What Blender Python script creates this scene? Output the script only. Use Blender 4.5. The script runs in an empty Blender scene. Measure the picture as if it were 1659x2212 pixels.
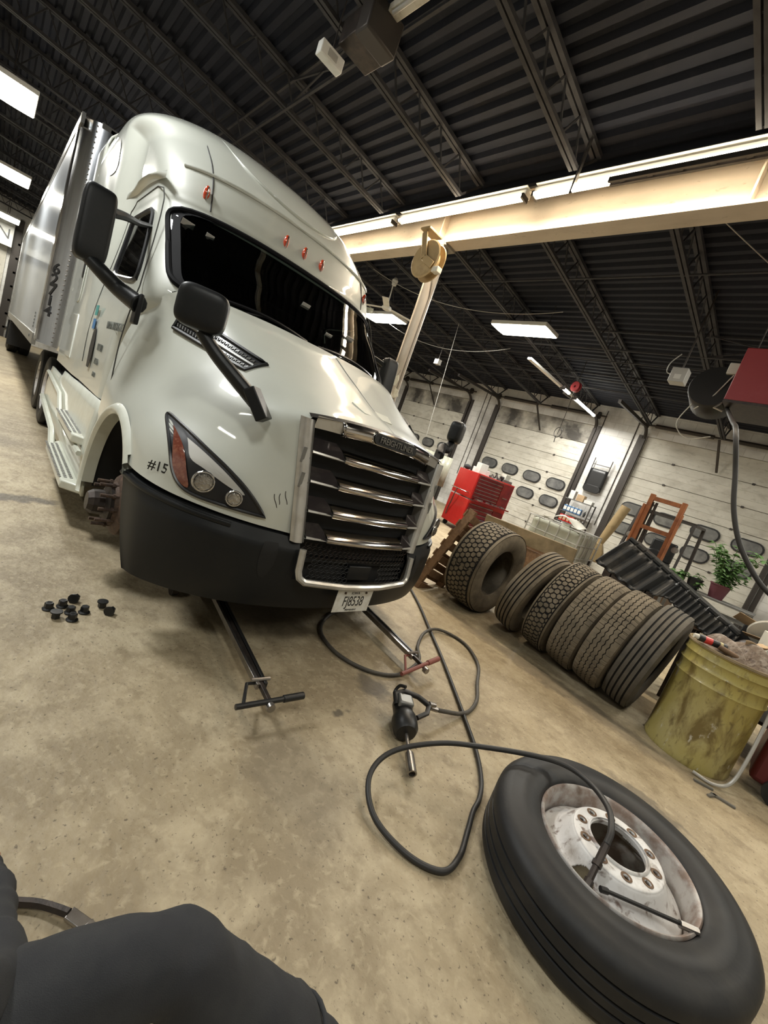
import bpy, bmesh, math, random
from math import sin, cos, pi, radians as R, sqrt, atan2, hypot
from mathutils import Vector as V, Matrix, noise as mnoise
rnd = random.Random(7)
sc = bpy.context.scene
COL = sc.collection

# ---------------------------------------------------------------- materials
def pm(name, base, rough=.5, metal=0., layers=(), bump=None, coat=0., emit=None, spec=.5, trans=0., alpha=1., tex='Object', ior=1.45, stretch=None):
    m = bpy.data.materials.new(name); m.use_nodes = True
    n = m.node_tree.nodes; l = m.node_tree.links; p = n['Principled BSDF']
    p.inputs['Base Color'].default_value = (*base, 1); p.inputs['Roughness'].default_value = rough
    p.inputs['Metallic'].default_value = metal; p.inputs['Specular IOR Level'].default_value = spec
    p.inputs['Coat Weight'].default_value = coat; p.inputs['Coat Roughness'].default_value = .05
    p.inputs['Transmission Weight'].default_value = trans; p.inputs['IOR'].default_value = ior
    p.inputs['Alpha'].default_value = alpha
    if emit: p.inputs['Emission Color'].default_value = (*emit[0], 1); p.inputs['Emission Strength'].default_value = emit[1]
    if layers or bump:
        tc = n.new('ShaderNodeTexCoord'); src = tc.outputs[tex]
        if stretch:
            mp = n.new('ShaderNodeMapping'); mp.inputs['Scale'].default_value = stretch
            l.new(src, mp.inputs['Vector']); src = mp.outputs[0]
    last = None
    for i, (scale, lo, hi, col, amt) in enumerate(layers):
        t = n.new('ShaderNodeTexNoise'); t.inputs['Scale'].default_value = scale; t.inputs['Detail'].default_value = 6
        t.inputs['Roughness'].default_value = .6
        if i % 2: t.inputs['Distortion'].default_value = .6
        l.new(src, t.inputs['Vector'])
        r = n.new('ShaderNodeMapRange'); r.inputs['From Min'].default_value = lo; r.inputs['From Max'].default_value = hi
        r.inputs['To Max'].default_value = amt
        l.new(t.outputs['Fac'], r.inputs['Value'])
        mx = n.new('ShaderNodeMix'); mx.data_type = 'RGBA'; l.new(r.outputs[0], mx.inputs['Factor'])
        if last: l.new(last, mx.inputs[6])
        else: mx.inputs[6].default_value = (*base, 1)
        mx.inputs[7].default_value = (*col, 1); last = mx.outputs[2]
    if last: l.new(last, p.inputs['Base Color'])
    if bump:
        t = n.new('ShaderNodeTexNoise'); t.inputs['Scale'].default_value = bump[0]; t.inputs['Detail'].default_value = 5
        l.new(src, t.inputs['Vector'])
        b = n.new('ShaderNodeBump'); b.inputs['Strength'].default_value = bump[1]; b.inputs['Distance'].default_value = bump[2] if len(bump) > 2 else .01
        l.new(t.outputs['Fac'], b.inputs['Height']); l.new(b.outputs[0], p.inputs['Normal'])
    return m

def glassmat(name, tint, tr=.75, rough=.03):
    m = bpy.data.materials.new(name); m.use_nodes = True
    n = m.node_tree.nodes; l = m.node_tree.links; n.remove(n['Principled BSDF'])
    t = n.new('ShaderNodeBsdfTransparent'); t.inputs[0].default_value = (*[c * tr for c in tint], 1)
    g = n.new('ShaderNodeBsdfGlossy'); g.inputs['Roughness'].default_value = rough; g.inputs[0].default_value = (1, 1, 1, 1)
    f = n.new('ShaderNodeFresnel'); f.inputs[0].default_value = 1.5
    mx = n.new('ShaderNodeMixShader'); l.new(f.outputs[0], mx.inputs[0]); l.new(t.outputs[0], mx.inputs[1]); l.new(g.outputs[0], mx.inputs[2])
    l.new(mx.outputs[0], n['Material Output'].inputs[0]); return m

M = {}
M['paint'] = pm('white_truck_paint', (.50, .515, .46), .45, 0, [(3, .45, .9, (.43, .44, .39), .5)], coat=1.0)
M['paint_low'] = pm('dusty_truck_paint', (.56, .575, .50), .38, 0, [(5, .45, .8, (.40, .39, .31), .6)], coat=.5)
M['black_plastic'] = pm('black_plastic', (.007, .008, .009), .42, 0, [(30, .4, .8, (.013, .013, .012), .6)], spec=.36, bump=(900, .08, .001))
M['bumper'] = pm('dark_bumper_plastic', (.008, .009, .010), .42, 0, [(4, .45, .8, (.016, .015, .013), .7)], spec=.32)
M['frit'] = pm('windshield_black_border', (.006, .006, .007), .75, spec=.12)
M['seam'] = pm('panel_gap', (.05, .05, .045), .8)
M['rubber_trim'] = pm('rubber_trim', (.012, .012, .013), .35)
M['chrome'] = pm('chrome', (.50, .48, .46), .12, 1, [(6, .45, .75, (.22, .19, .165), .7)])
M['dark_chrome'] = pm('dark_glossy_trim', (.06, .05, .05), .12, .6, [(8, .5, .8, (.2, .18, .15), .5)])
M['white_trim'] = pm('dusty_satin_chrome', (.50, .49, .46), .3, .55, [(9, .45, .7, (.36, .33, .29), .8)])
M['mesh'] = pm('grille_mesh', (.02, .02, .02), .45)
M['void'] = pm('engine_dark', (.006, .006, .006), .7)
M['glass'] = glassmat('tinted_glass', (.75, .85, .8), .55)
M['clearglass'] = glassmat('lamp_glass', (1, 1, 1), .92)
M['lensclear'] = pm('headlight_reflector', (.55, .54, .52), .10, .9, bump=(60, .5, .01))
M['amber'] = pm('amber_lens', (.15, .040, .024), .15, 0, [(45, .45, .65, (.30, .13, .08), .6)], coat=1)
M['red_lens'] = pm('marker_lens', (.62, .07, .02), .12, 0, [(40, .4, .7, (.3, .02, .01), .6)], coat=1)
M['ink'] = pm('black_lettering', (.012, .012, .012), .4)
M['faded_ink'] = pm('grey_lettering', (.10, .11, .10), .5)
M['chrome_letters'] = pm('grey_letters', (.28, .27, .25), .25, .8)
M['plate'] = pm('plate_white', (.62, .62, .58), .4, 0, [(20, .45, .7, (.42, .38, .30), .7)])
M['rust_iron'] = pm('rusty_iron', (.10, .068, .05), .7, .4, [(12, .4, .7, (.05, .035, .03), .9), (30, .5, .7, (.19, .12, .08), .6)], bump=(40, .5, .004))
M['grease_iron'] = pm('greasy_iron', (.035, .03, .027), .45, .6, [(14, .4, .7, (.08, .06, .05), .7)], bump=(50, .4, .003))
M['steel'] = pm('worn_steel', (.34, .32, .30), .33, .95, [(10, .45, .75, (.16, .13, .11), .8)])
M['alu'] = pm('trailer_polished', (.50, .52, .55), .19, 1, [(3, .4, .8, (.42, .43, .44), .6)])
M['alu_rail'] = pm('trailer_rail_steel', (.46, .45, .43), .24, 1, [(5, .4, .7, (.34, .33, .30), .7)])
M['trailer_white'] = pm('trailer_white_panel', (.46, .50, .55), .34, .35, [(2, .4, .8, (.36, .40, .45), .7)], coat=.25, stretch=(.3, 1, 1))
M['tire'] = pm('tire_rubber', (.015, .015, .0155), .55, 0, [(5, .45, .75, (.036, .033, .029), .8)], bump=(60, .15, .003), spec=.38)
M['tire_old'] = pm('dusty_tire_rubber', (.155, .128, .090), .88, 0, [(5, .42, .66, (.075, .062, .045), .9), (30, .5, .75, (.20, .17, .12), .5)], bump=(60, .4, .004))
M['groove'] = pm('tire_groove', (.012, .011, .010), .9)
M['rim_white'] = pm('white_wheel_paint', (.62, .61, .60), .42, 0, [(6, .5, .66, (.30, .26, .22), .8), (22, .56, .68, (.14, .09, .07), .9)], bump=(30, .2, .003))
M['rim_lip'] = pm('rusty_rim_lip', (.42, .40, .38), .5, .2, [(12, .42, .62, (.20, .14, .11), .9)], bump=(40, .4, .003))
M['wood'] = pm('pallet_wood', (.17, .095, .045), .8, 0, [(4, .4, .7, (.09, .05, .028), .9), (25, .45, .7, (.24, .15, .08), .6)], bump=(30, .5, .005), stretch=(1, 1, 1))
M['plank'] = pm('old_plank', (.25, .19, .11), .8, 0, [(5, .4, .7, (.13, .10, .055), .9)], bump=(30, .4, .005))
M['red'] = pm('red_enamel', (.50, .022, .018), .35, .1, [(8, .5, .8, (.32, .012, .012), .6)], coat=.4)
M['dark_red'] = pm('dark_red_enamel', (.21, .014, .016), .35, .1, [(6, .4, .7, (.10, .008, .01), .8)], coat=.4)
M['deep_red'] = pm('deep_red_enamel', (.09, .008, .010), .45)
M['heater_red'] = pm('heater_red_paint', (.25, .025, .028), .42, 0, [(4, .5, .8, (.32, .06, .06), .5)])
M['joist'] = pm('sooty_joist_paint', (.045, .044, .048), .7, .1, [(6, .45, .7, (.022, .021, .023), .9)])
M['deck'] = pm('sooty_roof_deck', (.013, .0155, .026), .75, .1, [(.8, .45, .65, (.008, .009, .015), .9), (9, .55, .75, (.030, .030, .040), .4)])
M['beam'] = pm('cream_beam_paint', (.52, .45, .36), .6, 0, [(3, .45, .7, (.40, .34, .265), .8), (14, .62, .74, (.18, .12, .08), .6)], stretch=(.4, 1, 1))
M['column'] = pm('grey_column_paint', (.30, .27, .23), .5, .1, [(4, .45, .7, (.20, .18, .15), .8)], stretch=(1, 1, .3))
M['fixture'] = pm('white_fixture', (.75, .74, .70), .4)
M['hose'] = pm('rubber_hose', (.050, .045, .038), .6, 0, [(20, .4, .7, (.085, .075, .06), .7)])
M['black_hose'] = pm('black_hose', (.022, .021, .020), .5)
M['tan_metal'] = pm('tan_reel_paint', (.36, .26, .13), .5, .1, [(8, .5, .7, (.22, .15, .07), .6)])
M['yellow'] = pm('dirty_yellow_barrel', (.37, .31, .095), .42, 0, [(3.2, .42, .62, (.40, .35, .16), .9), (6, .50, .64, (.12, .08, .022), .85), (13, .62, .67, (.52, .50, .42), .8), (24, .56, .70, (.10, .07, .025), .7)], bump=(12, .2, .006), coat=.15, stretch=(1, 1, .45))
M['junk'] = pm('dirty_rags', (.17, .13, .10), .9, 0, [(14, .45, .6, (.32, .28, .24), .8), (30, .5, .7, (.05, .03, .025), .9)], bump=(40, .8, .01))
M['dark_cloth'] = pm('dark_work_cloth', (.022, .023, .026), .92, 0, [(9, .4, .7, (.036, .037, .038), .8)], bump=(700, .5, .002))
M['skin'] = pm('skin', (.42, .25, .17), .55)
M['card'] = pm('cardboard', (.42, .30, .18), .8, 0, [(8, .5, .7, (.30, .20, .11), .6)])
M['cream'] = pm('cream_plastic', (.55, .53, .46), .5, 0, [(7, .55, .7, (.30, .24, .16), .7)])
M['white'] = pm('plain_white', (.66, .66, .63), .5, 0, [(7, .5, .75, (.45, .43, .38), .5)])
M['blue'] = pm('blue_plastic', (.05, .16, .34), .4)
M['teal'] = pm('teal_sticker', (.06, .24, .22), .5)
M['leaf'] = pm('leaf_green', (.10, .19, .055), .55, 0, [(20, .4, .7, (.05, .11, .03), .8)])
M['pot'] = pm('maroon_pot', (.13, .04, .05), .5)
M['soil'] = pm('potting_soil', (.04, .03, .02), .9)
M['grey_plastic'] = pm('grey_black_liner', (.016, .017, .018), .38, 0, [(6, .5, .7, (.05, .046, .038), .8)])
M['orange_rust'] = pm('orange_mast_paint', (.33, .12, .045), .6, .2, [(8, .45, .7, (.17, .06, .03), .9)])
M['tote'] = pm('milky_tote_plastic', (.40, .40, .32), .4, 0, [(4, .4, .7, (.27, .275, .21), .7)], coat=.2)
M['grey_metal'] = pm('grey_metal', (.20, .20, .19), .45, .6, [(9, .5, .7, (.10, .09, .085), .6)])
M['light_grey'] = pm('light_grey_enamel', (.42, .41, .38), .4, .2)
M['brown_iron'] = pm('brown_iron', (.16, .10, .06), .7, .3, [(10, .4, .7, (.08, .05, .035), .8)])
M['tubeglow'] = pm('warm_tube_glow', (1, 1, 1), .4, emit=((1, .86, .64), 14))
M['troffglow'] = pm('cool_lens_glow', (1, 1, 1), .4, emit=((1, .97, .80), 15))

# ---------------------------------------------------------------- mesh builder
def basis(d):
    d = V(d).normalized(); a = V((0, 0, 1)) if abs(d.z) < .95 else V((1, 0, 0))
    x = a.cross(d).normalized(); return x, d.cross(x), d
def cat(P, t):
    """Catmull-Rom through list of tuples, t in 0..len-1"""
    n = len(P) - 1; i = min(int(t), n - 1); f = t - i
    g = lambda k: P[max(0, min(n, k))]
    a, b, c, d = g(i - 1), g(i), g(i + 1), g(i + 2)
    if i == 0: a = [2 * q - w for q, w in zip(b, c)]
    if i + 2 > n: d = [2 * q - w for q, w in zip(c, b)]
    return [.5 * (2 * q + (-p + r) * f + (2 * p - 5 * q + 4 * r - s) * f * f + (-p + 3 * q - 3 * r + s) * f ** 3) for p, q, r, s in zip(a, b, c, d)]
def spline(P, n):
    m = len(P) - 1; return [V(cat(P, m * i / n)) for i in range(n + 1)]
def lerp_tab(T, x):
    if x <= T[0][0]: return T[0][1:]
    for a, b in zip(T, T[1:]):
        if x <= b[0]:
            f = (x - a[0]) / (b[0] - a[0]); return [p + (q - p) * f for p, q in zip(a[1:], b[1:])]
    return T[-1][1:]

class B:
    def __init__(s): s.v = []; s.f = []
    def add(s, vs, fs):
        k = len(s.v); s.v += [V(p) for p in vs]; s.f += [[k + i for i in f] for f in fs]; return s
    def box(s, c, d, rot=None):
        x, y, z = d[0] / 2, d[1] / 2, d[2] / 2; c = V(c)
        P = [V((i * x, j * y, k * z)) for i in (-1, 1) for j in (-1, 1) for k in (-1, 1)]
        if rot is not None: P = [rot @ p for p in P]
        return s.add([c + p for p in P], [(0, 1, 3, 2), (4, 6, 7, 5), (0, 4, 5, 1), (2, 3, 7, 6), (0, 2, 6, 4), (1, 5, 7, 3)])
    def bar(s, a, b, w, h, up=(0, 0, 1)):
        a, b = V(a), V(b); d = (b - a); u = V(up); x = d.cross(u)
        if x.length < 1e-5: x = d.cross(V((1, 0, 0)))
        x = x.normalized() * w / 2; y = x.cross(d).normalized() * h / 2
        P = [p + i * x + j * y for p in (a, b) for i, j in ((-1, -1), (1, -1), (1, 1), (-1, 1))]
        return s.add(P, [(3, 2, 1, 0), (4, 5, 6, 7), (0, 1, 5, 4), (1, 2, 6, 5), (2, 3, 7, 6), (3, 0, 4, 7)])
    def cyl(s, a, b, r, r2=None, n=14, cap=True):
        r2 = r if r2 is None else r2; a, b = V(a), V(b); x, y, _ = basis(b - a); P = []
        for p, q in ((a, r), (b, r2)):
            P += [p + (x * cos(2 * pi * i / n) + y * sin(2 * pi * i / n)) * q for i in range(n)]
        F = [(i, (i + 1) % n, n + (i + 1) % n, n + i) for i in range(n)]
        if cap: F += [list(range(n))[::-1], list(range(n, 2 * n))]
        return s.add(P, F)
    def tube(s, pts, r, n=8, closed=False, cap=True):
        pts = [V(p) for p in pts]; m = len(pts); P = []
        x = None
        for i, p in enumerate(pts):
            a = pts[(i - 1) % m] if closed or i else pts[0]; b = pts[(i + 1) % m] if closed or i < m - 1 else pts[-1]
            d = (b - a)
            if d.length < 1e-9: d = V((0, 0, 1))
            d.normalize()
            if x is None: x = basis(d)[0]
            x = x - d * x.dot(d)
            if x.length < 1e-6: x = basis(d)[0]
            x.normalize(); y = d.cross(x); q = r(i / (m - 1)) if callable(r) else r
            P += [p + (x * cos(2 * pi * k / n) + y * sin(2 * pi * k / n)) * q for k in range(n)]
        F = []
        for i in range(m if closed else m - 1):
            for k in range(n):
                a, b = i * n + k, i * n + (k + 1) % n; c = ((i + 1) % m) * n
                F.append((a, b, c + (k + 1) % n, c + k))
        if cap and not closed: F += [list(range(n))[::-1], [(m - 1) * n + k for k in range(n)]]
        return s.add(P, F)
    def lathe(s, prof, o=(0, 0, 0), ax=(0, 0, 1), n=32, closed=False, cap=True):
        o = V(o); x, y, d = basis(ax); P = []
        for i in range(n):
            e = x * cos(2 * pi * i / n) + y * sin(2 * pi * i / n); P += [o + e * r + d * h for r, h in prof]
        m = len(prof); F = []
        for i in range(n):
            j = (i + 1) % n
            for k in range(m if closed else m - 1): F.append((i * m + k, j * m + k, j * m + (k + 1) % m, i * m + (k + 1) % m))
        if not closed and cap:
            if prof[0][0] > 1e-6: F.append([i * m for i in range(n)][::-1])
            if prof[-1][0] > 1e-6: F.append([i * m + m - 1 for i in range(n)])
        return s.add(P, F)
    def prism(s, poly, o, ux, uy, th):
        """polygon (a,b) in plane ux,uy at o, extruded th along ux x uy"""
        o, ux, uy = V(o), V(ux), V(uy); w = ux.cross(uy).normalized() * th; n = len(poly)
        P = [o + ux * a + uy * b for a, b in poly]; P += [p + w for p in P]
        return s.add(P, [list(range(n))[::-1], list(range(n, 2 * n))] + [(i, (i + 1) % n, n + (i + 1) % n, n + i) for i in range(n)])
    def grid(s, fn, nu, nv, u0=0, u1=1, v0=0, v1=1, skip=None):
        k = len(s.v)
        for i in range(nu + 1):
            for j in range(nv + 1): s.v.append(V(fn(u0 + (u1 - u0) * i / nu, v0 + (v1 - v0) * j / nv)))
        for i in range(nu):
            for j in range(nv):
                q = [k + i * (nv + 1) + j, k + (i + 1) * (nv + 1) + j, k + (i + 1) * (nv + 1) + j + 1, k + i * (nv + 1) + j + 1]
                if skip:
                    c = (s.v[q[0]] + s.v[q[1]] + s.v[q[2]] + s.v[q[3]]) / 4
                    if skip(c): continue
                s.f.append(q)
        return s
    def ball(s, c, r, n=12, m=8, sc3=(1, 1, 1)):
        return s.grid(lambda u, w: V(c) + V((cos(2 * pi * u) * sin(pi * w) * sc3[0], sin(2 * pi * u) * sin(pi * w) * sc3[1], cos(pi * w) * sc3[2])) * r, n, m)
    def xf(s, mat): s.v = [mat @ p for p in s.v]; return s
    def off(s, o): o = V(o); s.v = [p + o for p in s.v]; return s
    def build(s, name, mat, parent=None, smooth=35, bevel=0, thick=0, merge=True, off=None, sub=0):
        me = bpy.data.meshes.new(name)
        vs = s.v if off is None else [p + V(off) for p in s.v]
        me.from_pydata([tuple(p) for p in vs], [], s.f)
        bm = bmesh.new(); bm.from_mesh(me)
        if merge: bmesh.ops.remove_doubles(bm, verts=bm.verts, dist=1e-5)
        bmesh.ops.recalc_face_normals(bm, faces=bm.faces)
        bm.to_mesh(me); bm.free()
        me.materials.append(M[mat] if isinstance(mat, str) else mat)
        o = bpy.data.objects.new(name, me); COL.objects.link(o)
        if parent: o.parent = parent
        if smooth:
            me.shade_smooth()
            if smooth < 180: me.set_sharp_from_angle(angle=R(smooth))
        if thick: d = o.modifiers.new('thick', 'SOLIDIFY'); d.thickness = thick; d.offset = -1
        if bevel: d = o.modifiers.new('bev', 'BEVEL'); d.width = bevel; d.segments = 2; d.limit_method = 'ANGLE'; d.angle_limit = R(40)
        if sub: d = o.modifiers.new('sub', 'SUBSURF'); d.levels = sub; d.render_levels = sub
        return o

def tag(o, label=None, cat=None, group=None, kind=None):
    if label: o['label'] = label
    if cat: o['category'] = cat
    if group: o['group'] = group
    if kind: o['kind'] = kind
    return o
def thing(name, label, cat, loc=(0, 0, 0), rot=(0, 0, 0), group=None):
    o = bpy.data.objects.new(name, None); COL.objects.link(o); o.empty_display_size = .1
    o.location = loc; o.rotation_euler = rot; return tag(o, label, cat, group)
def copytree(o, parent=None):
    c = o.copy(); COL.objects.link(c)
    if parent: c.parent = parent
    for ch in [x for x in bpy.data.objects if x.parent == o]: copytree(ch, c)
    return c
def text(name, body, size, mat, parent, loc, rotm, extrude=.001, align='CENTER', squeeze=1., bold=0.):
    cu = bpy.data.curves.new(name, 'FONT'); cu.body = body; cu.size = size; cu.extrude = extrude; cu.align_x = align; cu.align_y = 'CENTER'
    cu.offset = bold
    t = bpy.data.objects.new(name, cu); COL.objects.link(t)
    dg = bpy.context.evaluated_depsgraph_get(); me = bpy.data.meshes.new_from_object(t.evaluated_get(dg))
    bpy.data.objects.remove(t); bpy.data.curves.remove(cu)
    me.name = name; me.materials.clear(); me.materials.append(M[mat]); me.transform(Matrix.Diagonal((squeeze, 1, 1, 1)))
    o = bpy.data.objects.new(name, me); COL.objects.link(o); o.parent = parent
    o.matrix_local = Matrix.Translation(V(loc)) @ rotm.to_4x4(); return o
def axes(x, y):
    x, y = V(x).normalized(), V(y); z = x.cross(y).normalized(); y = z.cross(x); return Matrix((x, y, z)).transposed()
# ================================================================ camera
f0 = 900.; yaw, pitch, roll = R(-46.1), R(9.06), R(20.04)
F = V((cos(yaw) * cos(pitch), sin(yaw) * cos(pitch), -sin(pitch)))
r0 = F.cross(V((0, 0, 1))).normalized(); u0 = r0.cross(F)
rr = r0 * cos(roll) + u0 * sin(roll); uu = -r0 * sin(roll) + u0 * cos(roll)
cam = bpy.data.cameras.new('camera'); camo = bpy.data.objects.new('camera', cam); COL.objects.link(camo)
camo.matrix_world = Matrix.Translation((0, 0, 1.5)) @ Matrix((rr, uu, -F)).transposed().to_4x4()
cam.sensor_fit = 'HORIZONTAL'; cam.sensor_width = 36; cam.lens = 36 * f0 / 1659; cam.clip_start = .03; cam.clip_end = 200
sc.camera = camo
sc.view_settings.view_transform = 'Standard'; sc.view_settings.look = 'None'; sc.view_settings.gamma = 1
sc.view_settings.use_curve_mapping = False; sc.view_settings.exposure = 0.5
w = bpy.data.worlds.new('world'); sc.world = w; w.use_nodes = True
w.node_tree.nodes['Background'].inputs[0].default_value = (.10, .11, .13, 1); w.node_tree.nodes['Background'].inputs[1].default_value = .3

# ================================================================ room shell
XA, XB, YR, YL = -7., 28., -13.5, 8.
def deckz(y): return 5.50 + .075 * (y + 4.85)
def floormat():
    m = pm('concrete_floor', (.335, .272, .172), .60, 0,
           [(.7, .42, .60, (.225, .178, .112), .9), (3.1, .45, .66, (.44, .37, .25), .75), (9, .50, .66, (.22, .172, .105), .7), (26, .52, .66, (.43, .36, .24), .5), (60, .60, .68, (.085, .064, .042), .8)],
           bump=(22, .55, .014))
    n = m.node_tree.nodes; l = m.node_tree.links; p = n['Principled BSDF']; src = p.inputs['Base Color'].links[0].from_socket
    tc = n.new('ShaderNodeTexCoord'); no = n.new('ShaderNodeTexNoise'); no.inputs['Scale'].default_value = 9; l.new(tc.outputs['Object'], no.inputs['Vector'])
    ad = n.new('ShaderNodeVectorMath'); ad.operation = 'MULTIPLY_ADD'; ad.inputs[1].default_value = (.22, .22, 0); l.new(no.outputs['Color'], ad.inputs[0]); l.new(tc.outputs['Object'], ad.inputs[2])
    # oil stains, each with its own place; the strip along the tires is painted shadow
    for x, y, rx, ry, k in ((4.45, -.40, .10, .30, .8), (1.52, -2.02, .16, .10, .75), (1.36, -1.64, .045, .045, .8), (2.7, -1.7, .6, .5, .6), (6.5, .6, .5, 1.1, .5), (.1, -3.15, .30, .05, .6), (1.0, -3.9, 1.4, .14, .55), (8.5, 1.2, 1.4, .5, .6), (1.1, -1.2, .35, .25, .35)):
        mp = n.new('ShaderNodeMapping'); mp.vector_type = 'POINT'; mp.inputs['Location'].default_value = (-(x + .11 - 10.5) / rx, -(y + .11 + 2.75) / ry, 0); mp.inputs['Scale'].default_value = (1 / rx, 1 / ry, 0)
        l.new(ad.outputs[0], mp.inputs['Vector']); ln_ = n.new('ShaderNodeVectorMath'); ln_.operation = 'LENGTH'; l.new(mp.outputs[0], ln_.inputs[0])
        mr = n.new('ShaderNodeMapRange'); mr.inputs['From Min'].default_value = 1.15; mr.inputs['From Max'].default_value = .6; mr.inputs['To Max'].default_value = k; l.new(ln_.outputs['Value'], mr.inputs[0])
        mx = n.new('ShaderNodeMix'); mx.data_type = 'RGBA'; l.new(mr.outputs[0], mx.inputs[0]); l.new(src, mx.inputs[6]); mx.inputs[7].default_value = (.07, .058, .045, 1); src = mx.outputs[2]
    l.new(src, p.inputs['Base Color']); return m
def wallmat():
    m = bpy.data.materials.new('painted_block_wall'); m.use_nodes = True; n = m.node_tree.nodes; l = m.node_tree.links; p = n['Principled BSDF']
    tc = n.new('ShaderNodeTexCoord'); sx = n.new('ShaderNodeSeparateXYZ'); l.new(tc.outputs['Object'], sx.inputs[0])
    ad = n.new('ShaderNodeMath'); ad.operation = 'ADD'; l.new(sx.outputs[0], ad.inputs[0]); l.new(sx.outputs[1], ad.inputs[1])
    cb = n.new('ShaderNodeCombineXYZ'); l.new(ad.outputs[0], cb.inputs[0]); l.new(sx.outputs[2], cb.inputs[1])
    br = n.new('ShaderNodeTexBrick'); br.inputs['Scale'].default_value = 1; br.inputs['Brick Width'].default_value = .4; br.inputs['Row Height'].default_value = .2
    br.inputs['Mortar Size'].default_value = .006; br.inputs['Color1'].default_value = (.70, .69, .66, 1); br.inputs['Color2'].default_value = (.66, .65, .62, 1); br.inputs['Mortar'].default_value = (.52, .50, .47, 1)
    l.new(cb.outputs[0], br.inputs['Vector'])
    no = n.new('ShaderNodeTexNoise'); no.inputs['Scale'].default_value = 1.1; no.inputs['Detail'].default_value = 7; l.new(tc.outputs['Object'], no.inputs['Vector'])
    mr = n.new('ShaderNodeMapRange'); mr.inputs['From Min'].default_value = .48; mr.inputs['From Max'].default_value = .72; mr.inputs['To Max'].default_value = .75; l.new(no.outputs[0], mr.inputs[0])
    mx = n.new('ShaderNodeMix'); mx.data_type = 'RGBA'; l.new(mr.outputs[0], mx.inputs[0]); l.new(br.outputs[0], mx.inputs[6]); mx.inputs[7].default_value = (.20, .18, .155, 1)
    l.new(mx.outputs[2], p.inputs['Base Color']); p.inputs['Roughness'].default_value = .6
    b = n.new('ShaderNodeBump'); b.inputs['Strength'].default_value = .5; b.inputs['Distance'].default_value = .006; b.invert = True; l.new(br.outputs['Fac'], b.inputs['Height']); l.new(b.outputs[0], p.inputs['Normal'])
    return m
M['floor'] = floormat(); M['wall'] = wallmat()
M['door'] = pm('overhead_door_panel', (.60, .575, .50), .5, 0, [(.8, .46, .66, (.40, .375, .31), .8), (4, .50, .70, (.33, .30, .245), .6), (14, .55, .7, (.30, .27, .22), .5)], stretch=(.5, 1, 1))
M['door_line'] = pm('door_joint', (.20, .185, .155), .7)
M['window_rubber'] = pm('window_gasket', (.02, .02, .02), .5)
M['window_dark'] = pm('night_window_glass', (.10, .10, .098), .15, 0, [(3, .4, .7, (.26, .255, .24), .7)], coat=1)  # raised tone and pale blotches paint reflections into the glass colour
M['soot'] = pm('soot_stained_door_panel', (.52, .49, .42), .6, 0, [(.55, .47, .60, (.05, .045, .04), .95), (3, .5, .7, (.25, .23, .19), .5)])
M['track'] = pm('dark_door_track', (.05, .043, .038), .5, .4)

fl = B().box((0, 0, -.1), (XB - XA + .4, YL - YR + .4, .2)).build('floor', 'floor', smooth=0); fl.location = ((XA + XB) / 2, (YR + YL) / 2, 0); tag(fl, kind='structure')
cr = B(); ys = []; y = YR
while y < YL:
    ys += [(y, 0), (y + .045, 0), (y + .075, .055), (y + .135, .055), (y + .165, 0)]; y += .19
pf = [(yy, deckz(yy) + dz) for yy, dz in ys]
cr.grid(lambda u, t: (XA + (XB - XA) * u, pf[round(t * (len(pf) - 1))][0], pf[round(t * (len(pf) - 1))][1]), 1, len(pf) - 1)
tag(cr.build('ceiling', 'deck', smooth=0, thick=-.05), kind='structure')

DOORS = [(1, .55, 4.12), (2, 5.65, 9.2), (3, 10.65, 14.2), (4, 15.7, 19.3)]
DH = 4.2
wr = B(); x = XA
for k, a, b in DOORS:
    wr.box(((x + a) / 2, YR - .1, 3), (a - x, .2, 6)); wr.box(((a + b) / 2, YR - .1, (DH + 6) / 2), (b - a, .2, 6 - DH)); x = b
wr.box(((x + XB) / 2, YR - .1, 3), (XB - x, .2, 6))
tag(wr.build('wall_right', 'wall', smooth=0), kind='structure')
tag(B().box((XB + .1, (YR + YL) / 2, 3.5), (.2, YL - YR + .4, 7)).build('wall_back', 'wall', smooth=0), kind='structure')
tag(B().box((XA - .1, (YR + YL) / 2, 3.5), (.2, YL - YR + .4, 7)).build('wall_front', 'wall', smooth=0), kind='structure')
tag(B().box(((XA + XB) / 2, YL + .1, 3.5), (XB - XA, .2, 7)).build('wall_left', 'wall', smooth=0), kind='structure')

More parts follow.
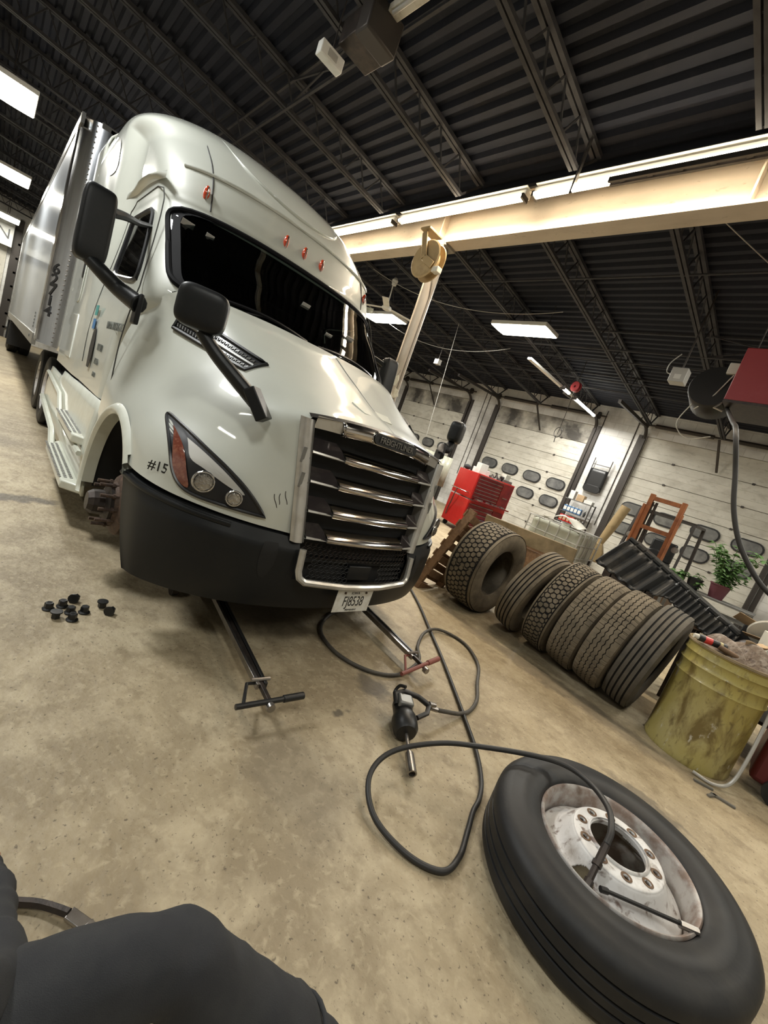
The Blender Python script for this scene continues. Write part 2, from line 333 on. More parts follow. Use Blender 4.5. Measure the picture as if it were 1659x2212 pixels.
def stadium(cx, cz, w, h, n=8):
    r = h / 2; P = []
    for i in range(n + 1): a = -pi / 2 + pi * i / n; P.append((cx + w / 2 - r + r * cos(a), cz + r * sin(a)))
    for i in range(n + 1): a = pi / 2 + pi * i / n; P.append((cx - w / 2 + r + r * cos(a), cz + r * sin(a)))
    return P
def overhead_door(k, a, b):
    root = bpy.data.objects.new('door_%d' % k, None); COL.objects.link(root); root.location = ((a + b) / 2, YR, 0); tag(root, kind='structure')
    W = b - a; n = 7; h = DH / n
    for i in range(n):
        q = B().box((0, -.06, h * i + h / 2), (W - .02, .05, h - .012))
        for j in (1, 2): q.box((0, -.032, h * i + h * j / 3), (W - .02, .008, .012))
        q.build('panel', 'soot' if (k in (2, 3) and i == 6) else 'door', root, bevel=.004)
    B().box((0, -.085, DH / 2), (W, .02, DH)).build('panel_backing', 'door_line', root)
    for i in (2, 3):
        for x in (-W * .375, -W * .125, W * .125, W * .375):
            z = h * i + h * .5
            fr = B().prism(stadium(x, z, .66, .37), (0, -.035, 0), (1, 0, 0), (0, 0, 1), -.035).build('window_frame', 'window_rubber', root)
            B().prism(stadium(x, z, .58, .29), (0, 0.004, 0), (1, 0, 0), (0, 0, 1), -.02).build('pane', 'window_dark', fr)
    for s in (-1, 1):
        t = B().bar((s * (W / 2 + .05), .04, 0), (s * (W / 2 + .05), .04, DH - .1), .09, .10, (0, 1, 0))
        P = [(s * (W / 2 + .05), .04 + .45 * (1 - cos(q * pi / 12)), DH - .1 + .30 * sin(q * pi / 12)) for q in range(7)]
        t.tube(P, .045, 6); t.bar(P[-1], (s * (W / 2 + .05), 2.8, DH + .12), .07, .08)
        t.build('track', 'track', root)
        B().box((s * (W / 2 + .16), .02, DH / 2), (.10, .05, DH)).build('jamb', 'track', root)
    t = B().cyl((-W / 2 - .3, .2, DH + .28), (W / 2 + .3, .2, DH + .28), .025)
    for s in (-1, 1): t.cyl((s * .25, .2, DH + .28), (s * (W / 2 - .15), .2, DH + .28), .055, n=10); t.cyl((s * (W / 2 + .05), .2, DH + .28), (s * (W / 2 + .1), .2, DH + .28), .11, n=16)
    t.build('spring_shaft', 'track', root)
    g = B(); 
    for i in range(1, n):
        for x in (-W * .25, W * .25): g.box((x, -.02, h * i), (.06, .02, .05))
    g.build('hinge', 'track', root)
    # opener arm hanging in front of the top panel
    B().bar((-.1, .05, DH - .55), (.05, .6, DH + .15), .05, .03).build('opener_arm', 'track', root)
for d in DOORS: overhead_door(*d)
# back wall: overhead door left of trailer and a jagged pilaster
tag(B().box((XB - .06, 1.6, 2.1), (.1, 3.4, 4.2)).build('door_5', 'door', bevel=.01), kind='structure')
tj = B().box((XB - .1, -.35, 2.6), (.2, .28, 5.2))
for i in range(7): tj.box((XB - .1, -.55, .45 + i * .62), (.2, .3, .09))
tag(tj.build('trim_1', 'track'), kind='structure')

# ================================================================ steel beam, column, joists
bo = thing('steel_beam', 'long cream-painted steel girder under the roof carrying the tube lights', 'beam', (10, -4.85, 4.7))
q = B(); q.box((0, 0, .015), (36, .26, .03)); q.box((0, 0, .585), (36, .26, .03)); q.build('flange', 'beam', bo)
B().box((0, 0, .3), (36, .02, .54)).build('web', 'beam', bo)
q = B()
for x in (-8.5, -4.5, -.2, 4.0): q.box((x, 0, .3), (.02, .24, .54))
q.build('stiffener', 'beam', bo)
for X0 in (-2.3, 5.45, 13.2, 20.9):
    c = thing('steel_column', 'round steel column with conduit standing behind the truck cab' if X0 == 5.45 else 'round steel support column under the girder %s' % {-2.3: 'beside the camera position', 13.2: 'hidden behind the trailer', 20.9: 'at the far end of the trailer'}[X0], 'column', (X0, -4.85, 0))
    B().cyl((0, 0, 0), (0, 0, 4.66), .10, n=24).build('shaft', 'column', c)
    B().box((0, 0, 4.68), (.34, .26, .03)).box((0, 0, .012), (.36, .36, .024)).build('end_plate', 'column', c)
    B().tube([(-.13, .02, 0), (-.13, .02, 3.9), (-.13, .1, 4.3), (-.13, .14, 4.75)], .014, 6).build('conduit', 'column', c)
    B().tube([(.02, .12, 1.2), (.02, .12, 3.7), (.05, .10, 4.2)], .011, 6).build('pipe', 'beam', c)

def joist(name, y0, y1):
    """open web joist, local x = 0, slopes with the deck"""
    r = bpy.data.objects.new(name, None); COL.objects.link(r)
    t = B(); 
    for s in (-.035, .035): t.bar((s, y0, deckz(y0) - .03), (s, y1, deckz(y1) - .03), .05, .05)
    t.build('top_chord', 'joist', r)
    t = B(); e = .35; D = .42
    for s in (-.03, .03): t.bar((s, y0 + e, deckz(y0 + e) - D), (s, y1 - e, deckz(y1 - e) - D), .042, .042)
    t.build('bottom_chord', 'joist', r)
    t = B(); n = int((y1 - y0 - 2 * e) / .46); L = (y1 - y0 - 2 * e)
    for i in range(n):
        a, b = y0 + e + L * i / n, y0 + e + L * (i + 1) / n; m = (a + b) / 2
        t.bar((0, a, deckz(a) - D), (0, m, deckz(m) - .04), .018, .018); t.bar((0, m, deckz(m) - .04), (0, b, deckz(b) - D), .018, .018)
    t.bar((0, y0, deckz(y0) - .05), (0, y0 + e, deckz(y0 + e) - D), .03, .03); t.bar((0, y1, deckz(y1) - .05), (0, y1 - e, deckz(y1 - e) - D), .03, .03)
    t.build('web', 'joist', r); return r
jn = joist('roof_joist', -4.72, YL - .02); jf = joist('roof_joist', YR + .02, -4.98)
def place_all(proto, xs, lab, grp):
    for i, x in enumerate(xs):
        o = proto if i == 0 else copytree(proto); o.location.x = x; tag(o, lab, 'joist', grp)
place_all(jn, [-.2 + 1.72 * i for i in range(-3, 17)], 'sooty open-web steel roof joist on the truck side of the cream girder', 'roof joists over the truck bay')
place_all(jf, [.65 + 1.72 * i for i in range(-4, 16)], 'sooty open-web steel roof joist between the cream girder and the overhead doors', 'roof joists over the door bay')
# bridging rods
for i, (yy, lab) in enumerate(((-2.4, 'nearest the girder'), (.6, 'above the truck cab'), (3.6, 'farthest from the girder'), (-8.75, 'above the tires'), (-11., 'nearest the overhead doors'))):
    t = B().bar((XA, yy, deckz(yy) - .43), (XB, yy, deckz(yy) - .43), .03, .03).bar((XA, yy, deckz(yy) - .07), (XB, yy, deckz(yy) - .07), .03, .03)
    for k in range(20):
        x0 = -5.36 + 1.72 * k + (0 if yy > -4 else .85)
        if 2 * k % 3 == 0: t.bar((x0, yy, deckz(yy) - .43), (x0 + 1.72, yy, deckz(yy) - .07), .02, .02); t.bar((x0, yy, deckz(yy) - .07), (x0 + 1.72, yy, deckz(yy) - .43), .02, .02)
    tag(t.build('joist_bridging', 'joist'), 'thin steel bridging run across the roof joists, the one ' + lab, 'bridging')

# ================================================================ lights
def area(name, loc, sx, sy, power, col, rot=(0, 0, 0)):
    l = bpy.data.lights.new(name, 'AREA'); l.shape = 'RECTANGLE'; l.size = sx; l.size_y = sy; l.energy = power; l.color = col
    o = bpy.data.objects.new(name, l); COL.objects.link(o); o.location = loc; o.rotation_euler = rot; return o
WARM = (1, .85, .66); COOL = (1, .97, .90)
# tube fixtures along the girder
strip = {}
for i, (xa, xb, p, lab) in enumerate(((6.45, 8.9, 55, 'bare warm fluorescent tube light on the girder, half hidden by the truck roof'), (3.9, 6.32, 60, 'bare warm fluorescent tube light on the girder above the hose reel'),
                               (1.35, 3.78, 55, 'bare warm fluorescent tube light on the girder, rightmost, with a perforated hanger'), (-1.2, 1.2, 40, 'fluorescent tube light on the girder beside the camera position'))):
    f = thing('tube_light', lab, 'light', ((xa + xb) / 2, -4.52, 5.0), group=None); L = xb - xa
    B().box((0, -.03, .06), (L, .12, .07)).box((0, -.05, .13), (L, .2, .01)).build('housing', 'fixture', f, bevel=.006)
    for y in (-.02, .05): B().cyl((-L / 2 + .03, y, 0), (L / 2 - .03, y, 0), .02, n=12).build('tube', 'tubeglow', f)
    e = B()
    for s in (-1, 1): e.box((s * (L / 2 - .015), .0, .0), (.03, .13, .06))
    e.build('end_socket', 'track', f)
    area('tube_lamp', ((xa + xb) / 2, -4.50, 4.965), L * .95, .10, p, WARM, (R(8), 0, 0))
t = thing('perforated_hanger', 'perforated steel angle hanger beside the tube lights', 'bracket', (3.2, -4.42, 4.98))
q = B().box((0, 0, .2), (.05, .004, .6)).box((-.023, .02, .2), (.004, .04, .6)); q.build('angle', 'steel', t)
q = B()
for i in range(9): q.cyl((0, -.004, -.05 + i * .06), (0, .004, -.05 + i * .06), .009, n=8)
q.build('hole', 'void', t)
t = B(); 
for yy, zz in ((-4.42, 4.90), (-4.36, 4.90)): t.bar((-1.2, yy, zz), (2.75, yy, zz), .03, .05)
for i in range(14): t.box((-.9 + i * .27, -4.39, 4.90), (.05, .05, .04))
tag(t.build('track_rail', 'track'), 'dark slotted track rail running below the rightmost tube light', 'rail')

def troffer(loc, lab, sx=1.22, sy=.6, p=80, mat='troffglow', grp=None, col=COOL):
    f = thing('ceiling_light', lab, 'light', loc, group=grp)
    B().box((0, 0, .05), (sx, sy, .08)).build('housing', 'fixture', f, bevel=.01)
    B().grid(lambda u, v: ((u - .5) * (sx - .03), (v - .5) * (sy - .04), -.0 - .012 * sin(pi * v)), 2, 10).build('diffuser', mat, f)
    c = B()
    dz = deckz(loc[1]) - loc[2]
    for s in (-1, 1): c.cyl((s * sx * .4, 0, .08), (s * sx * .4, 0, dz), .006, n=6)
    c.build('hanging_wire', 'track', f)
    area('troffer_lamp', (loc[0], loc[1], loc[2] - .03), sx * .9, sy * .9, p, col)
troffer((5.6, -7.95, 4.72), 'bright rectangular ceiling light in mid-air right of the column', 1.35, .6, 190)
troffer((9.9, -7.6, 4.68), 'bright rectangular ceiling light beside the white ceiling fan', 1.35, .6, 190)
troffer((14.2, -7.6, 4.7), 'rectangular ceiling light far down the door bay behind the cab', 1.3, .6, 90)
troffer((-.4, -7.2, 4.9), 'rectangular ceiling light beyond the drum outside the photo', 1.3, .6, 55)
troffer((-3., -8.3, 4.9), 'rectangular ceiling light by the end of the door bay outside the photo', 1.3, .6, 60)
troffer((11.9, .28, 5.0), 'bright ceiling light at the left edge, topmost and nearest of the left row', 1.3, .7, 240)
troffer((18.6, .12, 5.0), 'bright ceiling light at the left edge, middle of the left row', 1.5, .8, 110)
troffer((25.6, .1, 4.75), 'bright ceiling light at the left edge, lowest and farthest of the left row', 1.5, .8, 80)
troffer((5.2, 1.3, 5.35), 'ceiling light over the left side of the truck outside the photo', 1.3, .7, 190, col=(.97, .99, 1))
troffer((-1.2, 1.0, 5.35), 'ceiling light behind the camera position on the truck side', 1.3, .7, 42, col=(.95, .98, 1))
troffer((2.0, 4.6, 5.6), 'ceiling light along the far left of the truck bay', 2.4, .3, 35, col=(.95, .98, 1))
troffer((-3.5, -2.6, 5.1), 'strip ceiling light behind the camera position near the girder', 2.4, .25, 32, col=(1, .93, .82))
# ================================================================ truck: coordinates (X, v, z), v = 0 on the truck's centre line
TY = -1.87; TO = (-4.5, 0, 0)
TR = thing('semi_truck', 'white long-nose semi truck tractor with sleeper cab and its front left wheel removed', 'truck', (4.5, TY, 0))
BT = [  # z, X0, w cab, w sleeper, corner length
 (1.05, 3.72, 1.20, 1.22, .40), (1.5, 3.62, 1.215, 1.22, .42), (1.75, 3.42, 1.20, 1.22, .48), (1.95, 3.22, 1.175, 1.215, .62), (2.3, 3.47, 1.125, 1.215, .60), (2.62, 3.75, 1.09, 1.21, .55),
 (2.72, 3.80, 1.09, 1.21, .55), (2.85, 3.86, 1.10, 1.21, .58), (3.05, 3.99, 1.105, 1.21, .68), (3.3, 4.27, 1.105, 1.21, .85), (3.5, 4.57, 1.09, 1.20, 1.05), (3.68, 4.92, 1.03, 1.16, 1.35),
 (3.82, 5.32, .92, 1.06, 1.5), (3.92, 5.75, .74, .88, 1.3), (3.97, 6.15, .46, .56, .8), (3.985, 6.6, .02, .02, .1)]
XR = 7.02; NE = 2.6
def bt(z):
    for i in range(len(BT) - 1):
        if z <= BT[i + 1][0] or i == len(BT) - 2:
            f = max(0, min(1, (z - BT[i][0]) / (BT[i + 1][0] - BT[i][0]))); return cat(BT, i + f)
def side_w(X, r): 
    f = max(0, min(1, (X - 5.0) / .6)); f = f * f * (3 - 2 * f); return r[2] + (r[3] - r[2]) * f
def body(u, t):
    """u 0..1 from centre front round the left side to the rear corner; t 0..1 up the table"""
    r = cat(BT, t * (len(BT) - 1)); z, X0, w, ws, L = r
    if u < .45:
        th = pi / 2 * u / .45; X = X0 + L * (1 - max(0, cos(th)) ** (2 / NE)); v = max(0, sin(th)) ** (2 / NE) * (side_w(X0 + L, r))
    else:
        X = X0 + L + (XR - X0 - L) * (u - .45) / .55; v = side_w(X, r)
    return X, v, z
def frontX(v, z):
    r = bt(z); q = min(1, abs(v) / r[2]); return r[1] + r[4] * (1 - max(0, 1 - q ** NE) ** (1 / NE))
def sideV(X, z): return side_w(X, bt(z))
def squ(a, b, n=7):
    m = max(abs(a), abs(b))
    if m < 1e-9: return 0., 0.
    c, d = a / m, b / m; k = m * (abs(c) ** n + abs(d) ** n) ** (-1 / n); return c * k, d * k
WS_T, WS_B = 2.635, 2.0
def wsz(a, b):  # windshield param a,b in -1..1 -> (v,z)
    a, b = squ(a, b, 10)
    z = (WS_T + WS_B) / 2 + b * (WS_T - WS_B) / 2 + .03 * (1 - a * a) * (b > 0) * b
    return a * (1.05 - .005 * b), z
WINP = [(3.80, 1.97), (4.86, 2.06), (4.98, 2.60), (4.24, 2.60)]   # door glass corners: low front, low rear, top rear, top front
def bil(Q, a, b): return [(Q[0][i] * (1 - a) + Q[1][i] * a) * (1 - b) + (Q[3][i] * (1 - a) + Q[2][i] * a) * b for i in (0, 1)]
def sidepatch(Q, a, b, s, d=.004, n=7):
    a, b = squ(2 * a - 1, 2 * b - 1, n); X, z = bil(Q, (a + 1) / 2, (b + 1) / 2); return X, s * (sideV(X, z) + d), z
def inpoly(P, x, y):
    c = False
    for (x1, y1), (x2, y2) in zip(P, P[1:] + P[:1]):
        if (y1 > y) != (y2 > y) and x < (x2 - x1) * (y - y1) / (y2 - y1) + x1: c = not c
    return c
SLW = [(5.55, 3.06), (6.15, 3.10), (6.10, 3.42), (5.75, 3.42)]
def shrink(P, f): cx = sum(p[0] for p in P) / len(P); cy = sum(p[1] for p in P) / len(P); return [(cx + (x - cx) * f, cy + (y - cy) * f) for x, y in P]
W1 = shrink(WINP, .93)
def hole(c):
    if abs(c.y) > 1.0 and inpoly(W1, c.x, c.z): return True
    if c.x < 4.25 and 2.03 < c.z < 2.61 and abs(c.y) < 1.03: return True
    return False
q = B()
for s in (1, -1): q.grid(lambda u, t: (lambda p: (p[0], s * p[1], p[2]))(body(u, t)), 110, 150, skip=hole)
q.grid(lambda u, t: (XR, (2 * u - 1) * side_w(XR, cat(BT, t * 15)), cat(BT, t * 15)[0]), 2, 40)
cab = q.build('cab_body', 'paint', TR, smooth=60, off=TO)
# windshield
q = B().grid(lambda a, b: (lambda p: (frontX(p[0], p[1]) - .012, p[0], p[1]))(wsz(2 * a - 1, 2 * b - 1)), 40, 14)
wsg = q.build('windshield', 'glass', TR, smooth=180, off=TO)
def wsring(f, d):
    P = []
    for i in range(120):
        a = 2 * pi * i / 120; ca, sa = cos(a), sin(a); m = max(abs(ca), abs(sa)); v, z = wsz(ca / m * f, sa / m * f); P.append((frontX(v, z) - d, v, z))
    return P
q = B(); q.tube(wsring(1.0, .010), .022, 8, closed=True)
ra, rb = wsring(1.0, .016), wsring(.94, .016)
q.add(ra + rb, [(i, (i + 1) % 120, 120 + (i + 1) % 120, 120 + i) for i in range(120)])
q.build('windshield_gasket', 'frit', wsg, off=TO)
# door windows
for s in (1, -1):
    g = B().grid(lambda a, b: sidepatch(WINP, a, b, s), 10, 8).build('door_window', 'glass', TR, smooth=180, off=TO)
    P = []
    for i in range(72):
        a = 2 * pi * i / 72; ca, sa = cos(a), sin(a); m = max(abs(ca), abs(sa)); P.append(sidepatch(WINP, ca / m / 2 + .5, sa / m / 2 + .5, s, .004))
    B().tube(P, .018, 6, closed=True).build('window_gasket', 'rubber_trim', g, off=TO)
    # door outline
    D = [(3.68, 1.10), (3.66, 1.75), (3.66, 1.93), (4.02, 2.62), (4.12, 2.73), (4.3, 2.77), (5.0, 2.76), (5.12, 2.68), (5.12, 1.9), (5.12, 1.10)]
    P = []
    for (a, b) in zip(D, D[1:]):
        for k in range(6): X = a[0] + (b[0] - a[0]) * k / 6; z = a[1] + (b[1] - a[1]) * k / 6; P.append((X, s * (sideV(X, z) + .001), z))
    B().tube(P, .0045, 5).build('door_seam', 'seam', TR, off=TO)
    # drip eyebrow over the door
    q = B(); q.grid(lambda a, b: (lambda X: (X, s * (sideV(X, 2.83) + .05 * sin(pi * b) * sin(pi * a) ** .5), 2.79 + .06 * b + .05 * sin(pi * a)))(4.1 + 1.15 * a), 14, 6)
    q.build('door_drip_rail', 'paint', TR, smooth=60, off=TO)
    B().prism([(0, 0), (.05, -.03), (.10, -.12), (.10, -.26), (.04, -.36), (-.05, -.36), (-.09, -.2), (-.07, -.06)], (4.72, s * (sideV(4.72, 1.5) + (.004 if s > 0 else -.004) * s), 1.58), (-1 * s, 0, 0), (0, 0, 1), .004).build('door_handle', 'ink', TR, off=TO)
    q = B().grid(lambda a, b: sidepatch(SLW, a, b, s, .006, 3), 8, 6); g = q.build('sleeper_window', 'rubber_trim', TR, smooth=60, off=TO)
    q = B().prism([(0, 0), (.13, .02), (.15, .1), (.15, .62), (.1, .72), (0, .72), (-.04, .6), (-.04, .1)], (6.30, s * sideV(6.3, 2), 1.78), (-s, 0, 0), (0, 0, 1), .014)
    q.build('vent_panel', 'paint', TR, bevel=.01, off=TO)
    B().prism(stadium(0, 0, .30, .09, 5), (6.22, s * (sideV(6.3, 2) + .016), 2.2), (0, 0, 1), (s, 0, 0), .006).build('vent_slot', 'rubber_trim', TR, off=TO)
    q = B().box((6.15, s * (sideV(6.1, 1.5)), 1.42), (.42, .02, .48)); q.build('luggage_door', 'paint', TR, bevel=.012, off=TO)
    # side extender fairing behind sleeper
    q = B().grid(lambda a, b: (XR - .1 + .42 * a, s * (1.20 + .02 * a - .35 * max(0, b - .9) * 6 * max(0, b - .9) * 10), 1.15 + 2.72 * b + .05 * (1 - a) * b), 4, 30)
    q.build('side_fairing', 'paint', TR, smooth=60, thick=.02, off=TO)
# centre roof seam lines
def ring_at(X, z0):
    P = []
    for s in (1, -1):
        seg = []
        for k in range(40):
            z = z0 + (3.96 - z0) * k / 39; r = bt(z)
            if r[1] > X: continue
            L = r[4]
            if X < r[1] + L:
                c = 1 - (X - r[1]) / L; v = side_w(r[1] + L, r) * (1 - c ** NE) ** (1 / NE)
            else: v = side_w(X, r)
            seg.append((X, s * (v + .002), z + .001))
        P.append(seg)
    return P
q = B()
for s in (1, -1): q.tube([(frontX(.80, z) - .001, s * .80, z) for z in [2.70 + .05 * k for k in range(24)]], .0055, 5)
q.build('roof_seam', 'void', TR, off=TO)
# raised panel edge on the roof front
q = B()
for zz, wv in ((2.98, .98),):
    q.tube([(frontX(v, zz + .05 * (1 - (v / wv) ** 2)) - .006, v, zz + .05 * (1 - (v / wv) ** 2)) for v in [wv * (i / 20 - 1) for i in range(41)]], .014, 6)
P = []
for i in range(41):
    a = pi * i / 40; v = .62 * cos(a); z = 3.72 - .58 * sin(a) ** .6; P.append((frontX(v, z) - .002, v, z))
q.tube(P, .016, 6)
q.build('roof_crease', 'paint', TR, smooth=60, off=TO)
# roof marker lights
for v, z in ((.84, 2.82), (.19, 2.815), (0, 2.82), (-.19, 2.815), (-.84, 2.82)):
    X = frontX(v, z); m = B().ball((X - .004, v, z), .06, 12, 10, (.35, .40, 1.0)).build('marker_light', 'red_lens', TR, off=TO, smooth=180)
    B().tube([(X - .027, v, z + .045), (X - .03, v, z), (X - .02, v, z - .05)], .006, 6).build('lens_rib', 'chrome', m, off=TO)
# interior
q = B().box((4.7, 0, 1.6), (2.0, 2.2, .1)).box((5.65, .0, 2.4), (.05, 2.2, 1.7))
for s in (1, -1): q.grid(lambda u, t: (lambda p: (p[0] + .035, s * p[1] * .965, p[2]))(body(u * .8, .13 + .40 * t)), 60, 50, skip=lambda c: (c.x < 4.12 and 2.03 < c.z < 2.61 and abs(c.y) < .975) or (abs(c.y) > .95 and inpoly(W1, c.x, c.z)))
q.box((4.95, 0, 2.79), (1.4, 2.05, .02)); q.build('cab_interior', 'void', TR, off=TO)
q = B().grid(lambda a, b: (3.45 + .5 * b + .18 * (2 * a - 1) ** 2, (2 * a - 1) * 1.0, 1.99 - .04 * b), 12, 3); q.grid(lambda a, b: (3.95 + .18 * (2 * a - 1) ** 2, (2 * a - 1) * 1.0, 1.95 - .35 * b), 12, 1)
dsh = q.build('dashboard', 'black_plastic', TR, off=TO)
q = B()
for v, X, a in ((-.05, 3.62, .3), (-.30, 3.66, -.2)): q.box((X, v, 2.012), (.12, .22, .006), Matrix.Rotation(a, 3, 'Z'))
q.build('papers', 'white', dsh, off=TO)
B().box((3.6, .12, 2.01), (.10, .17, .008), Matrix.Rotation(.4, 3, 'Z')).build('yellow_pad', 'yellow', dsh, off=TO)
q = B().lathe([(.21, -.012), (.225, 0), (.21, .012), (.195, 0)], (4.1, .52, 1.98), (-.8, 0, .6), 28, closed=True).cyl((4.1, .52, 1.98), (3.95, .52, 1.85), .03); q.build('steering_wheel', 'black_plastic', TR, off=TO)
for s in (1, -1):
    B().box((4.95, s * .55, 1.85), (.5, .5, .14)).box((5.2, s * .55, 2.2), (.14, .48, .75)).build('seat', 'dark_cloth', TR, bevel=.04, off=TO)
# stickers on the glass
for v, z, a in ((.94, 2.52, .09), (.80, 2.50, .06), (.02, 2.35, .08), (-.2, 2.2, .07), (-.48, 2.28, .09)):
    B().box((frontX(v, z) - .018, v, z), (.003, a, .045 if a > .07 else .03), Matrix.Rotation(-.6, 3, 'Y') @ Matrix.Rotation(-.1 if v > .5 else .02, 3, 'Z')).build('sticker', 'light_grey', wsg, off=TO)
# ---------------------------------------------------------------- hood
HC = [
 [(1.925, .52, .83), (1.99, .75, .845), (2.10, .95, .86), (2.27, 1.12, .875), (2.50, 1.215, .89), (2.85, 1.235, .90), (3.3, 1.235, .90), (3.80, 1.22, .90)],
 [(1.935, .54, 1.0), (2.01, .77, 1.02), (2.14, .97, 1.05), (2.33, 1.12, 1.08), (2.58, 1.195, 1.10), (2.90, 1.215, 1.12), (3.3, 1.22, 1.15), (3.80, 1.215, 1.22)],
 [(1.965, .575, 1.25), (2.08, .76, 1.25), (2.24, .92, 1.25), (2.44, 1.035, 1.26), (2.68, 1.09, 1.29), (2.95, 1.10, 1.36), (3.3, 1.12, 1.46), (3.75, 1.17, 1.62)],
 [(1.995, .60, 1.465), (2.12, .72, 1.455), (2.28, .82, 1.46), (2.48, .90, 1.49), (2.70, .94, 1.54), (2.95, .97, 1.61), (3.25, 1.02, 1.71), (3.62, 1.10, 1.84)],
 [(1.99, .47, 1.525), (2.13, .54, 1.55), (2.28, .60, 1.59), (2.46, .66, 1.66), (2.65, .71, 1.74), (2.85, .77, 1.83), (3.05, .85, 1.92), (3.30, .98, 1.985)],
 [(1.96, .24, 1.54), (2.09, .27, 1.585), (2.23, .31, 1.63), (2.40, .34, 1.70), (2.58, .37, 1.78), (2.78, .41, 1.87), (2.97, .46, 1.955), (3.14, .52, 2.02)],
 [(1.95, 0, 1.545), (2.07, 0, 1.60), (2.21, 0, 1.65), (2.38, 0, 1.72), (2.56, 0, 1.80), (2.76, 0, 1.885), (2.94, 0, 1.965), (3.10, 0, 2.025)]]
def hood(a, b):
    """a 0..1 front->rear, b 0..1 low side -> centre"""
    return cat([cat(c, a * 7) for c in HC], b * 6)
WC = (3.12, .47); WR = .61
def arch(c): return (c.x - WC[0]) ** 2 + (c.z - WC[1]) ** 2 < WR ** 2 and abs(c.y) > 1.0
q = B()
for s in (1, -1):
    q.grid(lambda a, b: (lambda p: (p[0], s * p[1], p[2]))(hood(a, b)), 84, 84)
    # rear lower fender leg
    q.grid(lambda a, b: (3.60 + .22 * a - .0 * b, s * (1.235 - .015 * a - .02 * b), .90 - .55 * b), 12, 20)
for p in q.v:
    if abs(p.y) > 1.0:
        d = V((p.x - WC[0], p.z - WC[1])); 
        if d.length < WR and d.length > WR - .03: d = d.normalized() * WR; p.x, p.z = WC[0] + d.x, WC[1] + d.y
q.f = [f for f in q.f if not arch(sum((q.v[i] for i in f), V()) / len(f))]
hd = q.build('hood', 'paint', TR, smooth=70, off=TO)
for s in (1, -1):
    q = B()   # arch flare lip and liner
    def lip(a, b):
        th = -.25 + (pi + .55) * a; r = WR + .075 - .075 * b; X = WC[0] + r * cos(th) * 1.0; z = WC[1] + r * sin(th); 
        return X, s * (1.235 + .028 * sin(pi * min(1, b * 1.0)) - .012 * (1 - b)), max(z, .36)
    q.grid(lambda a, b: lip(1 - a, b), 48, 6)
    q.grid(lambda a, b: (lambda th: (WC[0] + WR * cos(th), s * (1.235 - .075 * b), max(.36, WC[1] + WR * sin(th))))(-.05 + (pi + .3) * a), 48, 3)
    q.f = [f for f in q.f if not (sum(q.v[i].x for i in f) / 4 < 2.62 and sum(q.v[i].z for i in f) / 4 < .93)]
    q.build('wheel_arch_lip', 'paint_low', TR, smooth=60, off=TO)
    q = B().grid(lambda a, b: (lambda th: (WC[0] + (WR + .03) * cos(th), s * (1.16 - .7 * b), max(.3, WC[1] + (WR + .03) * sin(th))))(-.1 + (pi + .3) * a), 30, 3)
    q.grid(lambda a, b: (WC[0] + (2 * a - 1) * (WR + .05), s * .46, .3 + .85 * b), 2, 2)
    q.build('wheel_well_liner', 'void', TR, off=TO)
q = B()
q.tube([V(hood(a / 30 * .97 + .02, 1 - .06 * (1 - a / 30))) + V((0, -.13, .001)) for a in range(31)], .003, 5)
q.build('hood_seam', 'faded_ink', hd, off=TO)
q = B().prism([(-.13, 0), (.13, 0), (.17, .12), (-.17, .12)], (2.16, -.02, 1.628), (0, 1, 0), (.95, 0, .36), .012); q.build('hood_scoop', 'paint_low', hd, off=TO)
# cowl
q = B().grid(lambda a, b: (lambda v: (3.06 + .30 * (v / 1.0) ** 2 + .45 * b, v, 2.0 - .03 * (v) ** 2 - .03 * b))(-1.03 + 2.06 * a), 20, 4)
q.build('cowl', 'black_plastic', TR, off=TO)
for v0, v1 in ((-.05, -.78), (.78, .05)):
    P = [(frontX(v, 2.06 + .03 * i / 8) - .035, v, 2.045 + .03 * sin(i / 8 * pi)) for i, v in enumerate([v0 + (v1 - v0) * k / 8 for k in range(9)])]
    B().tube(P, .012, 6).cyl((P[0][0], P[0][1], P[0][2] - .06), P[4], .009).build('wiper', 'rubber_trim', TR, off=TO)
# ---------------------------------------------------------------- grille
def gX(v, z): return 1.885 + (z - .83) * .165 - .065 * max(0, 1 - (v / .58) ** 2)
q = B().grid(lambda a, b: (gX((2 * a - 1) * .56, .45 + 1.06 * b) + .10, (2 * a - 1) * .60, .45 + 1.06 * b), 10, 6); q.build('grille_backing', 'void', TR, off=TO)
def gw(z): return .495 + (z - .82) * .155
for s in (1, -1):
    fr = B()
    fr.grid(lambda a, b: (gX(.58, .80 + .68 * b) - .012 + .03 * abs(2 * a - 1) ** 4, s * (gw(.8 + .68 * b) - .035 + .085 * a), .80 + .68 * b), 8, 10)
    fr.grid(lambda a, b: (gX(.58, .80 + .68 * b) + .0 + .09 * a, s * (gw(.8 + .68 * b) - .035), .80 + .68 * b), 2, 10)
    gf = fr.build('grille_side_trim', 'white_trim', TR, smooth=60, off=TO)
    for i, z in enumerate((1.285, 1.15)):
        B().box((gX(.58, z) - .013, s * (gw(z) + .028), z), (.004, .022, .085)).build('trim_cutout', 'grey_metal', gf, bevel=.001, off=TO)
        B().box((gX(.58, z) - .009, s * (gw(z) - .012), z - .05), (.004, .016, .085)).build('trim_cutout', 'rubber_trim', gf, bevel=.001, off=TO)
def sweep(sec, half, zf, n=30):
    m = len(sec); return lambda a, b: (lambda v, k: (gX(v, zf(v)) + k[0], v, zf(v) + k[1]))((2 * a - 1) * half, sec[min(m - 1, int(round(b * (m - 1))))])
